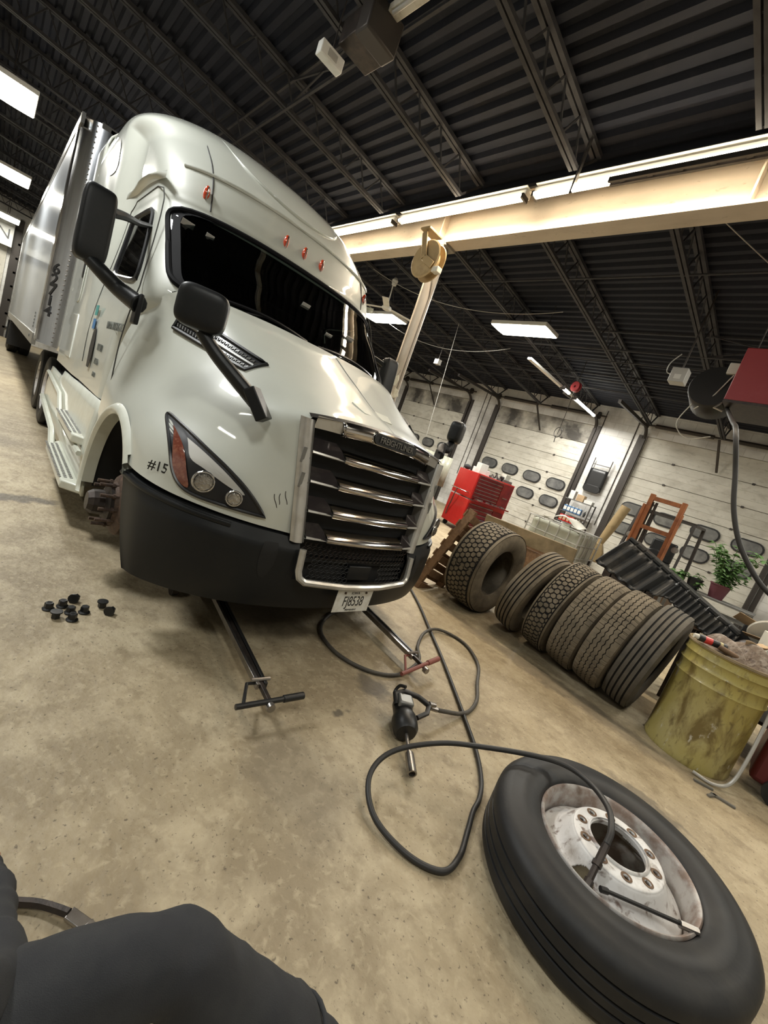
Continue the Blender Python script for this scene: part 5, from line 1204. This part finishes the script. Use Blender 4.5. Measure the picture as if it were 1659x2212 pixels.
# valve rod lying on the disc and air fitting
vr = thing('tire_gauge_rod', 'thin black inflator rod lying across the lower edge of the white rim', 'tool', (0, 0, 0))
def onw(x, y, z): return V((.08 + x, -2.08 + y, z))
a_, b_ = onw(-.045, .268, .262), onw(-.27, .085, .262)
B().tube([a_, b_], .007, 8).build('rod', 'ink', vr); B().cyl(b_ + V((.02, .02, 0)), b_ + V((-.03, -.02, 0)), .013, n=10).build('chuck', 'steel', vr); B().cyl(a_, a_ + V((.02, .02, .0)), .011, n=8).build('tip', 'ink', vr)

# ================================================================ hoses (on the floor)
def floorpath(P, r): return [V((x, y, z if z else r + .003)) for x, y, z in P]
r_ = .0125
hp = [(3.4, -4.15, 0), (2.54, -3.60, 0), (2.0, -3.2, 0), (1.64, -2.93, 0), (1.30, -2.66, 0), (1.03, -2.44, 0), (.82, -2.26, 0), (.68, -2.10, 0), (.615, -1.98, 0), (.585, -1.88, 0), (.53, -1.75, 0), (.48, -1.62, 0), (.48, -1.50, 0), (.60, -1.41, 0), (.78, -1.38, .03), (.92, -1.46, .07), (.95, -1.62, .12), (.84, -1.82, .20), (.68, -1.96, .27), (.50, -2.12, .325), (.38, -2.20, .345), (.26, -2.18, .36), (.16, -2.08, .375), (.115, -1.985, .36), (.105, -1.93, .33)]
ah = thing('air_hose', 'long black air hose running from under the truck and looping onto the wheel', 'hose', (1.0, -2.4, 0))
B().tube([p - V((1.0, -2.4, 0)) for p in spline(floorpath(hp, r_), 260)], r_, 10).build('hose', 'black_hose', ah, smooth=180)
c = V((.105, -1.93, .33)) - V((1.0, -2.4, 0)); d_ = V((-.005, .055, -.045))
q = B().cyl(c, c + d_, .014, n=6).cyl(c + d_, c + d_ * 1.25, .018, n=10).cyl(c + d_ * 1.25, c + d_ * 2, .012, n=10).cyl(c + d_ * 2, c + d_ * 2.5, .016, n=6); q.build('coupler', 'grease_iron', ah)
B().cyl(c + d_ * 2.5, c + d_ * 3.1, .011, n=10).build('brass_chuck', 'tan_metal', ah)
r_ = .0135
gp = [(1.115, -2.195, .085), (1.10, -2.29, .06), (1.08, -2.42, .03), (1.08, -2.56, 0), (1.14, -2.74, 0), (1.27, -2.94, 0), (1.45, -3.22, 0), (1.69, -3.40, 0), (1.88, -3.40, 0), (1.98, -3.26, .03), (1.93, -3.02, .04), (1.80, -2.80, 0), (1.64, -2.64, 0), (1.55, -2.40, 0), (1.55, -2.22, 0), (1.66, -2.06, 0), (1.86, -1.97, 0), (2.10, -2.00, 0), (2.28, -2.15, 0), (2.42, -2.42, 0), (2.52, -2.80, 0), (2.60, -3.12, 0), (2.75, -3.3, 0), (3.2, -3.4, 0)]
ah2 = thing('air_hose', 'coiled brown-grey air hose feeding the impact wrench', 'hose', (1.6, -2.7, 0))
B().tube([p - V((1.6, -2.7, 0)) for p in spline(floorpath(gp, r_), 240)], r_, 10).build('hose', 'hose', ah2, smooth=180)
B().cyl(V((1.145, -2.13, .10)) - V((1.6, -2.7, 0)), V((1.115, -2.195, .085)) - V((1.6, -2.7, 0)), .016, n=10).build('fitting', 'steel', ah2)

# ================================================================ impact wrench
iw = thing('impact_wrench', 'big black impact wrench with long anvil and socket on the floor', 'impact wrench', (1.08, -1.92, 0))
A0 = V((.86, -1.715, .035)); A1 = V((1.27, -2.01, .10)); dd = (A1 - A0).normalized(); L0 = V((1.08, -1.92, 0))
g_ = lambda t, up=0, side=0: A0 + dd * t + V((0, 0, up)) + V((dd.y, -dd.x, 0)).normalized() * side - L0
B().lathe([(.0, 0.02), (.017, .02), (.017, 0), (.024, 0), (.024, .10), (.022, .115), (.014, .12)], g_(0), dd, 24).build('socket', 'steel', iw)
B().cyl(g_(.115), g_(.24), .0105, n=14).build('anvil', 'steel', iw)
B().lathe([(.012, 0), (.055, .005), (.070, .03), (.073, .09), (.066, .12), (.058, .13), (.058, .21), (.05, .235), (0, .24)], g_(.235), dd, 24).build('motor_housing', 'ink', iw, smooth=50)
B().box(g_(.42, .02), (.09, .09, .10), Matrix.Rotation(atan2(dd.y, dd.x), 3, 'Z')).build('rear_block', 'grey_metal', iw, bevel=.012)
B().tube([g_(.40, .03, -.05), g_(.46, .05, -.06), g_(.49, .055, .0), g_(.48, .05, .09), g_(.455, .03, .165)], .0165, 10).build('grip', 'ink', iw, smooth=60)
B().tube([g_(.455, .03, .165), g_(.40, .02, .145), g_(.36, .01, .08)], .015, 8).build('handle_bracket', 'ink', iw)
B().tube(spline([g_(.44, .03, -.03), g_(.50, .02, -.05), g_(.52, .06, -.03), g_(.49, .085, .0)], 10), .010, 8).build('trigger_guard', 'ink', iw)
B().cyl(g_(.46, .035, .165), g_(.47, .03, .21), .017, .013, n=12).build('air_inlet', 'steel', iw)

# ================================================================ service jacks reaching out from under the bumper
def jack(nm, lab, base, end, T0, T1, colr, wid=.03):
    base, end = V(base), V(end); t = thing(nm, lab, 'jack', (base.x, base.y, 0)); o_ = V((base.x, base.y, 0)); d = (end - base); n_ = V((d.y, -d.x, 0)).normalized()
    for s_ in (-1, 1): B().bar(base - o_ + n_ * s_ * wid, end - o_ - d.normalized() * .12 + n_ * s_ * wid * .7, .018, .035).build('frame_rail', 'ink' if s_ < 0 else 'steel', t, bevel=.002)
    B().bar(base - o_ + d * .05, end - o_, .022, .026).build('handle_shaft', 'grease_iron', t, bevel=.003)
    B().tube([V(T0) - o_, V(T1) - o_], .014, 10).build('cross_handle', colr, t)
    B().cyl(V(T0) - o_ + (V(T1) - V(T0)) * .68, V(T1) - o_, .019, n=12).build('handle_grip', colr, t, bevel=.003)
    m = end - d.normalized() * .15; B().tube([m - o_ + n_ * .02, m - o_ + n_ * .07 + V((0, 0, -.0)), V(T0) - o_ * 1 + (V(T1) - V(T0)) * .1], .009, 8).build('brace', colr, t)
    B().cyl(end - o_ + V((0, 0, -.01)), end - o_ + d.normalized() * .03 + V((0, 0, -.01)), .022, n=12).build('air_valve', 'steel', t)
    B().cyl(m - o_ + n_ * -.05 + V((0, 0, .02)), m - o_ + n_ * .05 + V((0, 0, .02)), .010, n=8).build('pin', 'steel', t)
    B().box(base - o_ + V((.0, 0, .02)), (.5, .34, .10)).build('chassis', 'grease_iron', t, bevel=.02)
    B().cyl(base - o_ + V((.05, 0, .05)), base - o_ + V((.05, 0, .33)), .06, n=20).cyl(base - o_ + V((.05, 0, .33)), base - o_ + V((.05, 0, .42)), .035, n=20).build('ram', 'steel', t)
    for s_ in (-1, 1): B().cyl(V((0, s_ * .18, .05)), V((0, s_ * .22, .05)), .05, n=20).build('wheel', 'grease_iron', t)
    return t
M['jack_red'] = pm('worn_red_grip', (.20, .06, .045), .6)
jack('service_jack', 'air jack reaching out below the license plate with red-brown handle', (2.85, -2.58, .13), (1.46, -2.46, .10), (1.45, -2.20, .10), (1.50, -2.66, .12), 'jack_red')
jack('service_jack', 'black-handled air jack reaching out below the left side of the bumper', (2.75, -1.33, .16), (1.43, -1.19, .12), (1.45, -1.02, .12), (1.42, -1.38, .13), 'ink')
# lug nuts
nut = None
NP = [(2.595, -.43, 0, 'black flanged lug nut at the far left of the pile'), (2.50, -.455, 1, 'black lug nut standing flange-up at the front left of the pile'), (2.62, -.495, 0, 'black lug nut lying open at the back of the pile'), (2.655, -.545, 2, 'dusty lug nut lying on its side at the back of the pile'), (2.545, -.525, 0, 'black lug nut in the middle of the pile'),
      (2.47, -.525, 0, 'black lug nut nearest the camera in the pile'), (2.545, -.59, 0, 'black lug nut standing just right of the pile'), (2.60, -.685, 1, 'black lug nut standing alone flange-up, apart from the pile'), (2.50, -.70, 2, 'black lug nut lying on its side, rightmost of all')]
for x, y, k, lab in NP:
    if nut is None:
        nut = thing('lug_nut', lab, 'nut'); B().lathe([(.011, 0), (.027, 0), (.028, .006), (.021, .012), (.013, .012)], n=28).build('flange', 'ink', nut); B().lathe([(.0115, .010), (.0205, .010), (.0205, .036), (.018, .040), (.0115, .040)], n=6).build('hex_body', 'ink', nut, smooth=0); B().lathe([(.0115, .040), (.0112, .002)], n=20).build('thread_bore', 'void', nut); o = nut
    else: o = copytree(nut)
    o.location = (x, y, 0 if k == 0 else .040 if k == 1 else .026); o.rotation_euler = (0 if k == 0 else pi if k == 1 else R(95), 0, rn.random() * 3); s_ = 1.05; o.scale = (s_, s_, s_); o.location.z *= s_; tag(o, lab, 'nut', 'lug nuts dropped on the floor')

# ================================================================ pry bar and person
pb_ = thing('pry_bar', 'flat steel pry bar tip on the floor by the dark sleeve', 'pry bar', (.97, -.32, 0))
P = spline([(.20, .20, .012), (.09, .10, .012), (.03, .02, .018), (-.05, -.05, .028), (-.10, -.085, .018)], 16)
B().tube(P[:12], .012, 6).build('shank', 'grease_iron', pb_); B().bar(P[11], P[16], .030, .010).bar(P[14], P[16] + V((-.012, .004, -.006)), .034, .006).build('claw', 'steel', pb_, bevel=.002)

def skin(name, pts, edges, rad, root_i, mat, parent, sub=2):
    me = bpy.data.meshes.new(name); me.from_pydata(pts, edges, []); o = bpy.data.objects.new(name, me); COL.objects.link(o); o.parent = parent
    m_ = o.modifiers.new('skin', 'SKIN'); m_.use_smooth_shade = True
    for i, r in enumerate(rad): me.skin_vertices[0].data[i].radius = (r, r) if not isinstance(r, tuple) else r
    for i in range(len(pts)): me.skin_vertices[0].data[i].use_root = (i == root_i)
    s_ = o.modifiers.new('sub', 'SUBSURF'); s_.levels = sub; s_.render_levels = sub
    dg = bpy.context.evaluated_depsgraph_get(); m2 = bpy.data.meshes.new_from_object(o.evaluated_get(dg)); o.modifiers.clear(); o.data = m2; m2.materials.clear(); m2.materials.append(M[mat]); m2.shade_smooth(); return o
PO = V((.62, .18, 0)); pe = thing('person', 'person in dark work clothes crouching at the bottom left with knee raised', 'person', tuple(PO))
J = dict(pelvis=(.74, .34, .50), waist=(.66, .36, .66), chest=(.56, .34, .90), neck=(.54, .32, 1.08), head0=(.55, .30, 1.16), head1=(.56, .28, 1.27),
         hipR=(.62, .22, .48), midR=(.49, -.10, .55), kneeR=(.428, -.335, .625), shin0=(.385, -.43, .50), shinR=(.325, -.52, .42), ankR=(.25, -.64, .28), toeR=(.24, -.74, .10),
         hipL=(.84, .28, .46), kneeL=(1.20, .06, .38), ankL=(1.10, .28, .10), toeL=(1.26, .20, .05),
         shR=(.42, .17, 1.00), elR=(.49, -.110, .62), wrR=(.95, -.150, .30), shL=(.66, .44, 1.0), elL=(.90, .34, .78), wrL=(1.06, .16, .55))
K = list(J); ix = {k: i for i, k in enumerate(K)}
E_ = [('pelvis', 'waist'), ('waist', 'chest'), ('chest', 'neck'), ('neck', 'head0'), ('head0', 'head1'), ('pelvis', 'hipR'), ('hipR', 'midR'), ('midR', 'kneeR'), ('kneeR', 'shin0'), ('shin0', 'shinR'), ('shinR', 'ankR'), ('ankR', 'toeR'), ('pelvis', 'hipL'), ('hipL', 'kneeL'), ('kneeL', 'ankL'), ('ankL', 'toeL'), ('chest', 'shR'), ('shR', 'elR'), ('elR', 'wrR'), ('chest', 'shL'), ('shL', 'elL'), ('elL', 'wrL')]
RD = dict(pelvis=.15, waist=.14, chest=.15, neck=.06, head0=.075, head1=.085, hipR=.11, midR=.10, kneeR=.066, shin0=.082, shinR=.092, ankR=.085, toeR=.05, hipL=.11, kneeL=.08, ankL=.055, toeL=.045, shR=.07, elR=.055, wrR=.040, shL=.07, elL=.055, wrL=.032)
body_o = skin('body', [V(J[k]) - PO for k in K], [(ix[a], ix[b]) for a, b in E_], [RD[k] for k in K], 0, 'dark_cloth', pe, 3)
for v_ in body_o.data.vertices:   # cloth folds
    p_ = v_.co; k_ = mnoise.noise(V((p_.x * 9, p_.y * 9, p_.z * 14))) * .012 + mnoise.noise(p_ * 26) * .005; v_.co = p_ + v_.normal * k_
P0_, P1_ = V(J['shinR']) - PO, V(J['ankR']) - PO
hm_ = P0_ + (P1_ - P0_) * .35; bx_, by_, _ = basis(P1_ - P0_)
B().tube([hm_ + (bx_ * cos(a * .2618) + by_ * sin(a * .2618)) * .086 for a in range(24)], .005, 6, closed=True).build('trouser_seam', 'dark_cloth', pe, smooth=180)
B().ball(V((.525, .235, 1.235)) - PO, .085, 20, 14, (1, .95, 1.25)).ball(V((.60, .18, 1.22)) - PO, .016, 8, 6).build('head', 'skin', pe, smooth=180)
B().ball(V((.515, .25, 1.27)) - PO, .093, 20, 14, (1, .98, 1.0)).build('hair', 'ink', pe, smooth=180)
for s_, w_, d in (('R', J['wrR'], V((.10, -.0, -.10))), ('L', J['wrL'], V((.06, -.09, -.04)))):
    w_ = V(w_) - PO; d = d.normalized(); x_ = d.cross(V((0, 0, 1))).normalized(); pts = [w_ - d * .02, w_ + d * .05]; ed = [(0, 1)]; rd = [.024, .030]
    for k in range(4):
        b0 = w_ + d * .085 + x_ * (k - 1.5) * .021; L_ = (.075, .085, .08, .062)[k]; n0 = len(pts); pts += [b0, b0 + d * L_ * .5 + V((0, 0, -.01)), b0 + d * L_ * .8 + V((0, 0, -.035))]; ed += [(1, n0), (n0, n0 + 1), (n0 + 1, n0 + 2)]; rd += [.0095, .0085, .0075]
    n0 = len(pts); t0 = w_ + d * .03 + x_ * -.035; pts += [t0, t0 + d * .03 - x_ * .02, t0 + d * .055 - x_ * .022 + V((0, 0, -.01))]; ed += [(0, n0), (n0, n0 + 1), (n0 + 1, n0 + 2)]; rd += [.012, .010, .009]
    skin('hand', pts, ed, rd, 0, 'skin', pe)
for a in ('R', 'L'):
    an, to = V(J['ank' + a]) - PO, V(J['toe' + a]) - PO; d = (to - an); d.z = 0; d.normalize()
    B().ball(an + d * .13 + V((0, 0, .045 - an.z)), .06, 18, 10, (1, 1, .75)).tube([an, V((an.x, an.y, .06)), an + d * .12 + V((0, 0, .05 - an.z)), an + d * .2 + V((0, 0, .045 - an.z))], lambda t: .06 - .012 * t, 12).build('boot', 'ink', pe, smooth=180)

# ================================================================ overhead things
hr = thing('hose_reel', 'tan steel hose reel mounted under the girder by the column', 'hose reel', (5.15, -4.40, 4.22))
for y in (-.07, .07): B().lathe([(.05, 0), (.16, .012), (.20, 0), (.26, .014), (.28, .0), (.27, -.01), (.05, -.01)], (0, y, 0), (0, 1 if y > 0 else -1, 0), 40).build('side_disc', 'tan_metal', hr, smooth=40)
B().cyl((0, -.07, 0), (0, .07, 0), .18, n=32).build('wound_hose', 'tan_metal', hr)
B().bar((0, .11, 0), (.16, .11, .38), .10, .02, (0, 1, 0)).bar((0, .11, 0), (-.22, .11, -.12), .10, .02, (0, 1, 0)).box((.14, .0, .42), (.2, .30, .03)).build('mounting_bracket', 'tan_metal', hr, bevel=.005)
B().box((-.27, .03, -.16), (.12, .10, .08)).build('hose_guide', 'cream', hr, bevel=.01)
fa = thing('ceiling_fan', 'white three-blade ceiling fan hanging behind the truck cab', 'fan', (7.97, -6.10, 4.3))
B().cyl((0, 0, 0), (.05, 0, .55), .014).build('downrod', 'white', fa); B().lathe([(0, .50), (.05, .50), (.07, .60), (.03, .66), (0, .66)], (.02, 0, 0), n=16).build('canopy', 'white', fa)
B().cyl((.06, 0, .64), (.06, 0, deckz(-6.1) - 4.3), .008).build('hook', 'track', fa)
B().lathe([(0, -.05), (.09, -.045), (.12, -.01), (.10, .03), (.03, .06), (0, .06)], n=28).build('motor', 'white', fa)
for k in range(3):
    a = 2 * pi * k / 3 + .25; B().bar((cos(a) * .10, sin(a) * .10, 0), (cos(a) * .68, sin(a) * .68, 0), .14, .008, (0, .15, 1)).build('blade', 'white', fa, bevel=.003)
tg = thing('paper_tags', 'cream paper tags hung in a bunch on the column', 'tags', (5.30, -4.70, 2.42))
for i, (x, z, a) in enumerate(((.0, .08, .3), (-.10, -.12, -.5), (.10, .02, 1.0), (-.02, -.22, .1))):
    q = B().prism([(-.05, -.09), (.05, -.08), (.06, .02), (0, .09), (-.06, .02)], (x, .0 + .01 * i, z), (cos(a), .1, sin(a)), (-sin(a), 0, cos(a)), .004); q.build('tag', 'cream', tg)
B().tube([(0, 0, .1), (0, -.03, .25)], .003, 5).build('string', 'ink', tg)
# red unit heater
uh = thing('unit_heater', 'red hanging unit heater with black blower at the right edge', 'heater', (.75, -6.55, 3.3))
B().box((0, .05, .33), (1.05, .8, .62)).build('cabinet', 'heater_red', uh, bevel=.012)
B().box((0, .05, .01), (1.05, .8, .03)).build('bottom_pan', 'grease_iron', uh)
q = B().lathe([(.10, 0), (.13, .0), (.13, .03), (.10, .03)], (-.25, .455, .36), (0, 1, 0), 24, closed=True); q.build('flue_collar', 'heater_red', uh)
B().cyl((-.25, .44, .36), (-.25, .62, .36), .10, n=24).build('flue_opening', 'ink', uh)
B().lathe([(0, -.02), (.27, -.02), (.28, 0), (.28, .34), (.24, .40), (0, .40)], (.74, .10, .26), (.0, -1, -.2), 28).build('blower_housing', 'ink', uh, smooth=40)
B().box((.78, .07, .20), (.10, .006, .10)).build('label', 'white', uh)
B().box((.62, .10, .50), (.14, .06, .14)).build('junction_cover', 'cream', uh, bevel=.01)
B().tube(spline([(.60, .12, .42), (.72, .14, .1), (.85, .1, -.05)], 10), .008, 6).tube(spline([(.9, .05, .05), (.98, .05, -.25), (.8, .05, -.42), (.55, .08, -.35)], 14), .007, 6).build('wire', 'cream', uh)
B().tube([(.55, .3, .02), (.60, .33, -.06), (.50, .34, -.09)], .012, 8).build('gas_pipe', 'steel', uh)
q = B()
for x in (-.45, .45):
    for y in (-.3, .35): q.cyl((x, y, .6), (x, y, deckz(-6.55 + y) - 3.3), .007, n=6)
q.build('hanger_rod', 'track', uh)
o = B().tube(spline([(1.28, -6.45, 3.33), (1.0, -5.6, 2.95), (.84, -5.0, 2.72), (.70, -5.0, 2.35), (.58, -5.0, 2.01), (.42, -5.0, 1.72), (.20, -5.0, 1.48), (.0, -5.0, 1.36), (-.3, -5.0, 1.25)], 60), .022, 10).build('heavy_cable', 'black_hose', smooth=180); tag(o, 'thick dark cable drooping from the red heater past the right door', 'cable')
jb = thing('junction_box', 'square grey electrical box with a sticker hung from a joist', 'electrical box', (2.25, -7.55, 4.0)); B().box((0, 0, .0), (.22, .20, .22)).build('box', 'light_grey', jb, bevel=.006); B().box((.0, .102, -.03), (.09, .003, .07)).build('sticker', 'white', jb); B().cyl((0, 0, .1), (0, 0, deckz(-7.55) - 3.96), .012).build('drop_conduit', 'track', jb)
B().tube(spline([(.11, 0, .02), (.20, 0, .06), (.20, 0, .2), (.1, 0, .35)], 10), .008, 6).build('loop_wire', 'light_grey', jb)
jb2 = thing('junction_box', 'small white electrical box hung far behind the column', 'electrical box', (8.6, -8.9, 4.1)); B().box((0, 0, 0), (.16, .14, .14)).build('box', 'light_grey', jb2, bevel=.006); B().cyl((0, 0, .07), (0, 0, deckz(-8.9) - 4.06), .01).build('drop_conduit', 'track', jb2)
# overhead unit above the cab
du = thing('ceiling_blower', 'grey metal blower box hung between joists above the truck', 'blower', (4.42, -2.12, 4.98)); B().box((0, 0, 0), (.30, .36, .22)).build('case', 'grease_iron', du, bevel=.01); B().box((-.22, .0, .02), (.2, .36, .30)).build('intake', 'track', du, bevel=.02)
q = B(); q.cyl((.15, 0, .1), (.15, 0, deckz(-2.1) - 4.98), .01).cyl((-.15, 0, .1), (-.15, 0, deckz(-2.1) - 4.98), .01); q.build('hanger_rod', 'track', du)
el = thing('emergency_light', 'small white emergency light box beside the ceiling blower', 'light', (4.62, -1.93, 4.76)); B().box((0, 0, 0), (.10, .26, .12)).build('case', 'white', el, bevel=.01); B().box((-.052, 0, 0), (.004, .1, .06)).build('cover', 'light_grey', el); B().cyl((0, 0, .05), (0, 0, deckz(-1.93) - 4.76), .006).build('hanger', 'track', el)
ul = thing('unlit_strip_light', 'unlit strip light fixture at the top edge of the photo', 'light', (3.3, -2.15, 5.12)); B().box((0, 0, 0), (1.6, .12, .06)).build('housing', 'cream', ul, bevel=.006); B().cyl((-.75, .03, -.045), (.75, .03, -.045), .018).build('tube', 'light_grey', ul)
B().cyl((-.6, 0, .02), (-.6, 0, deckz(-2.15) - 5.12), .005).cyl((.6, 0, .02), (.6, 0, deckz(-2.15) - 5.12), .005).build('hanger', 'track', ul)
# tube fixture along a joist in the far bay
tf = thing('tube_light', 'white strip fixture with lit tubes running toward the middle overhead door', 'light', (5.45, -11.3, 4.30))
B().box((.10, 1.1, .05), (.10, 3.4, .05)).build('housing', 'fixture', tf, bevel=.005)
B().cyl((0, .95, 0), (0, .62, 0), .035, n=12).cyl((0, .15, 0), (0, -1.35, 0), .035, n=12).build('tube', 'troffglow', tf)
q = B()
for y in (.98, .18, -1.38): q.box((.03, y, .02), (.14, .03, .09))
q.build('end_socket', 'track', tf); B().cyl((.1, 1, .05), (.1, 1, deckz(-10.3) - 4.3), .006).cyl((.1, -.4, .05), (.1, -.4, deckz(-11.7) - 4.3), .006).build('hanger', 'track', tf)
area('strip_lamp', (5.45, -11.9, 4.24), .08, 1.5, 105, COOL)
cr2 = thing('cord_reel', 'red caged cord reel between the lit tubes near the middle door', 'reel', (5.22, -10.45, 4.42)); B().lathe([(.03, -.05), (.13, -.05), (.13, -.03), (.05, -.02), (.05, .02), (.13, .03), (.13, .05), (.03, .05)], ax=(.3, 1, 0), n=24, closed=True).build('spool', 'heater_red', cr2)
B().cyl((0, 0, .1), (0, 0, deckz(-10.45) - 4.42), .008).build('hanger', 'track', cr2)
B().tube(spline([(0, 0, -.1), (.1, -.25, -.6), (.22, -.5, -1.0), (.25, -.55, -1.15)], 16), .007, 6).tube([(.25 + .10 * cos(a * .5), -.55, -1.10 + .14 * sin(a * .5)) for a in range(26)], .008, 6).tube([(.27, -.55, -1.2), (.25, -.55, -1.38)], .010, 6).build('cord', 'black_hose', cr2)
for i, (y, z, x0, x1, lab) in enumerate(((-6.4, 4.98, -6.9, 9., 'long thin conduit across the far bay joists nearest the girder'), (-9.2, 4.72, -6.9, 14, 'long thin conduit across the joists over the middle of the door bay'), (-10.2, 4.62, -6.9, 12, 'long thin conduit across the joists nearest the doors'))):
    o = B().tube(spline([(x0, y, z), ((x0 + x1) / 2 - 2, y + .04, z - .03), ((x0 + x1) / 2 + 2, y, z - .02), (x1, y, z)], 30), .014, 6).build('pipe_run', 'joist'); tag(o, lab, 'pipe')
for i, (a, b, sag, lab) in enumerate((((8.2, -5.6, 4.9), (4.4, -7.2, 4.8), .35, 'drooping thin wire left of the bright hanging light'), ((2.0, -5.2, 5.05), (-.5, -9.5, 4.6), .05, 'taut thin wire crossing the far bay upper right'), ((10., -7.0, 4.8), (6.5, -9.0, 4.7), .5, 'drooping wire behind the column'))):
    a, b = V(a), V(b); o = B().tube([a + (b - a) * t / 20 - V((0, 0, sag * 4 * (t / 20) * (1 - t / 20))) for t in range(21)], .006, 5).build('overhead_wire', 'light_grey'); tag(o, lab, 'wire')
o = B().tube([(7.5, -8.0, 4.85), (7.22, -8.0, 2.0)], .006, 5).build('pull_cord', 'light_grey'); tag(o, 'thin pull cord hanging in front of the left overhead door', 'cord')
# sign on the back wall
sg = thing('wall_sign', 'white sign with black letters high on the back wall left of the trailer', 'sign', (27.4, .55, 4.35), (0, 0, 0)); B().box((0, 0, 0), (.04, 1.5, .95)).build('board', 'white', sg); text('sign_lettering', 'MAN', .6, 'ink', sg, (-.025, 0, 0), axes((0, -1, 0), (0, 0, 1)), .002)
B().cyl((0, .5, .4), (0, .5, 1.3), .01).cyl((0, -.5, .4), (0, -.5, 1.3), .01).build('hanger', 'track', sg)
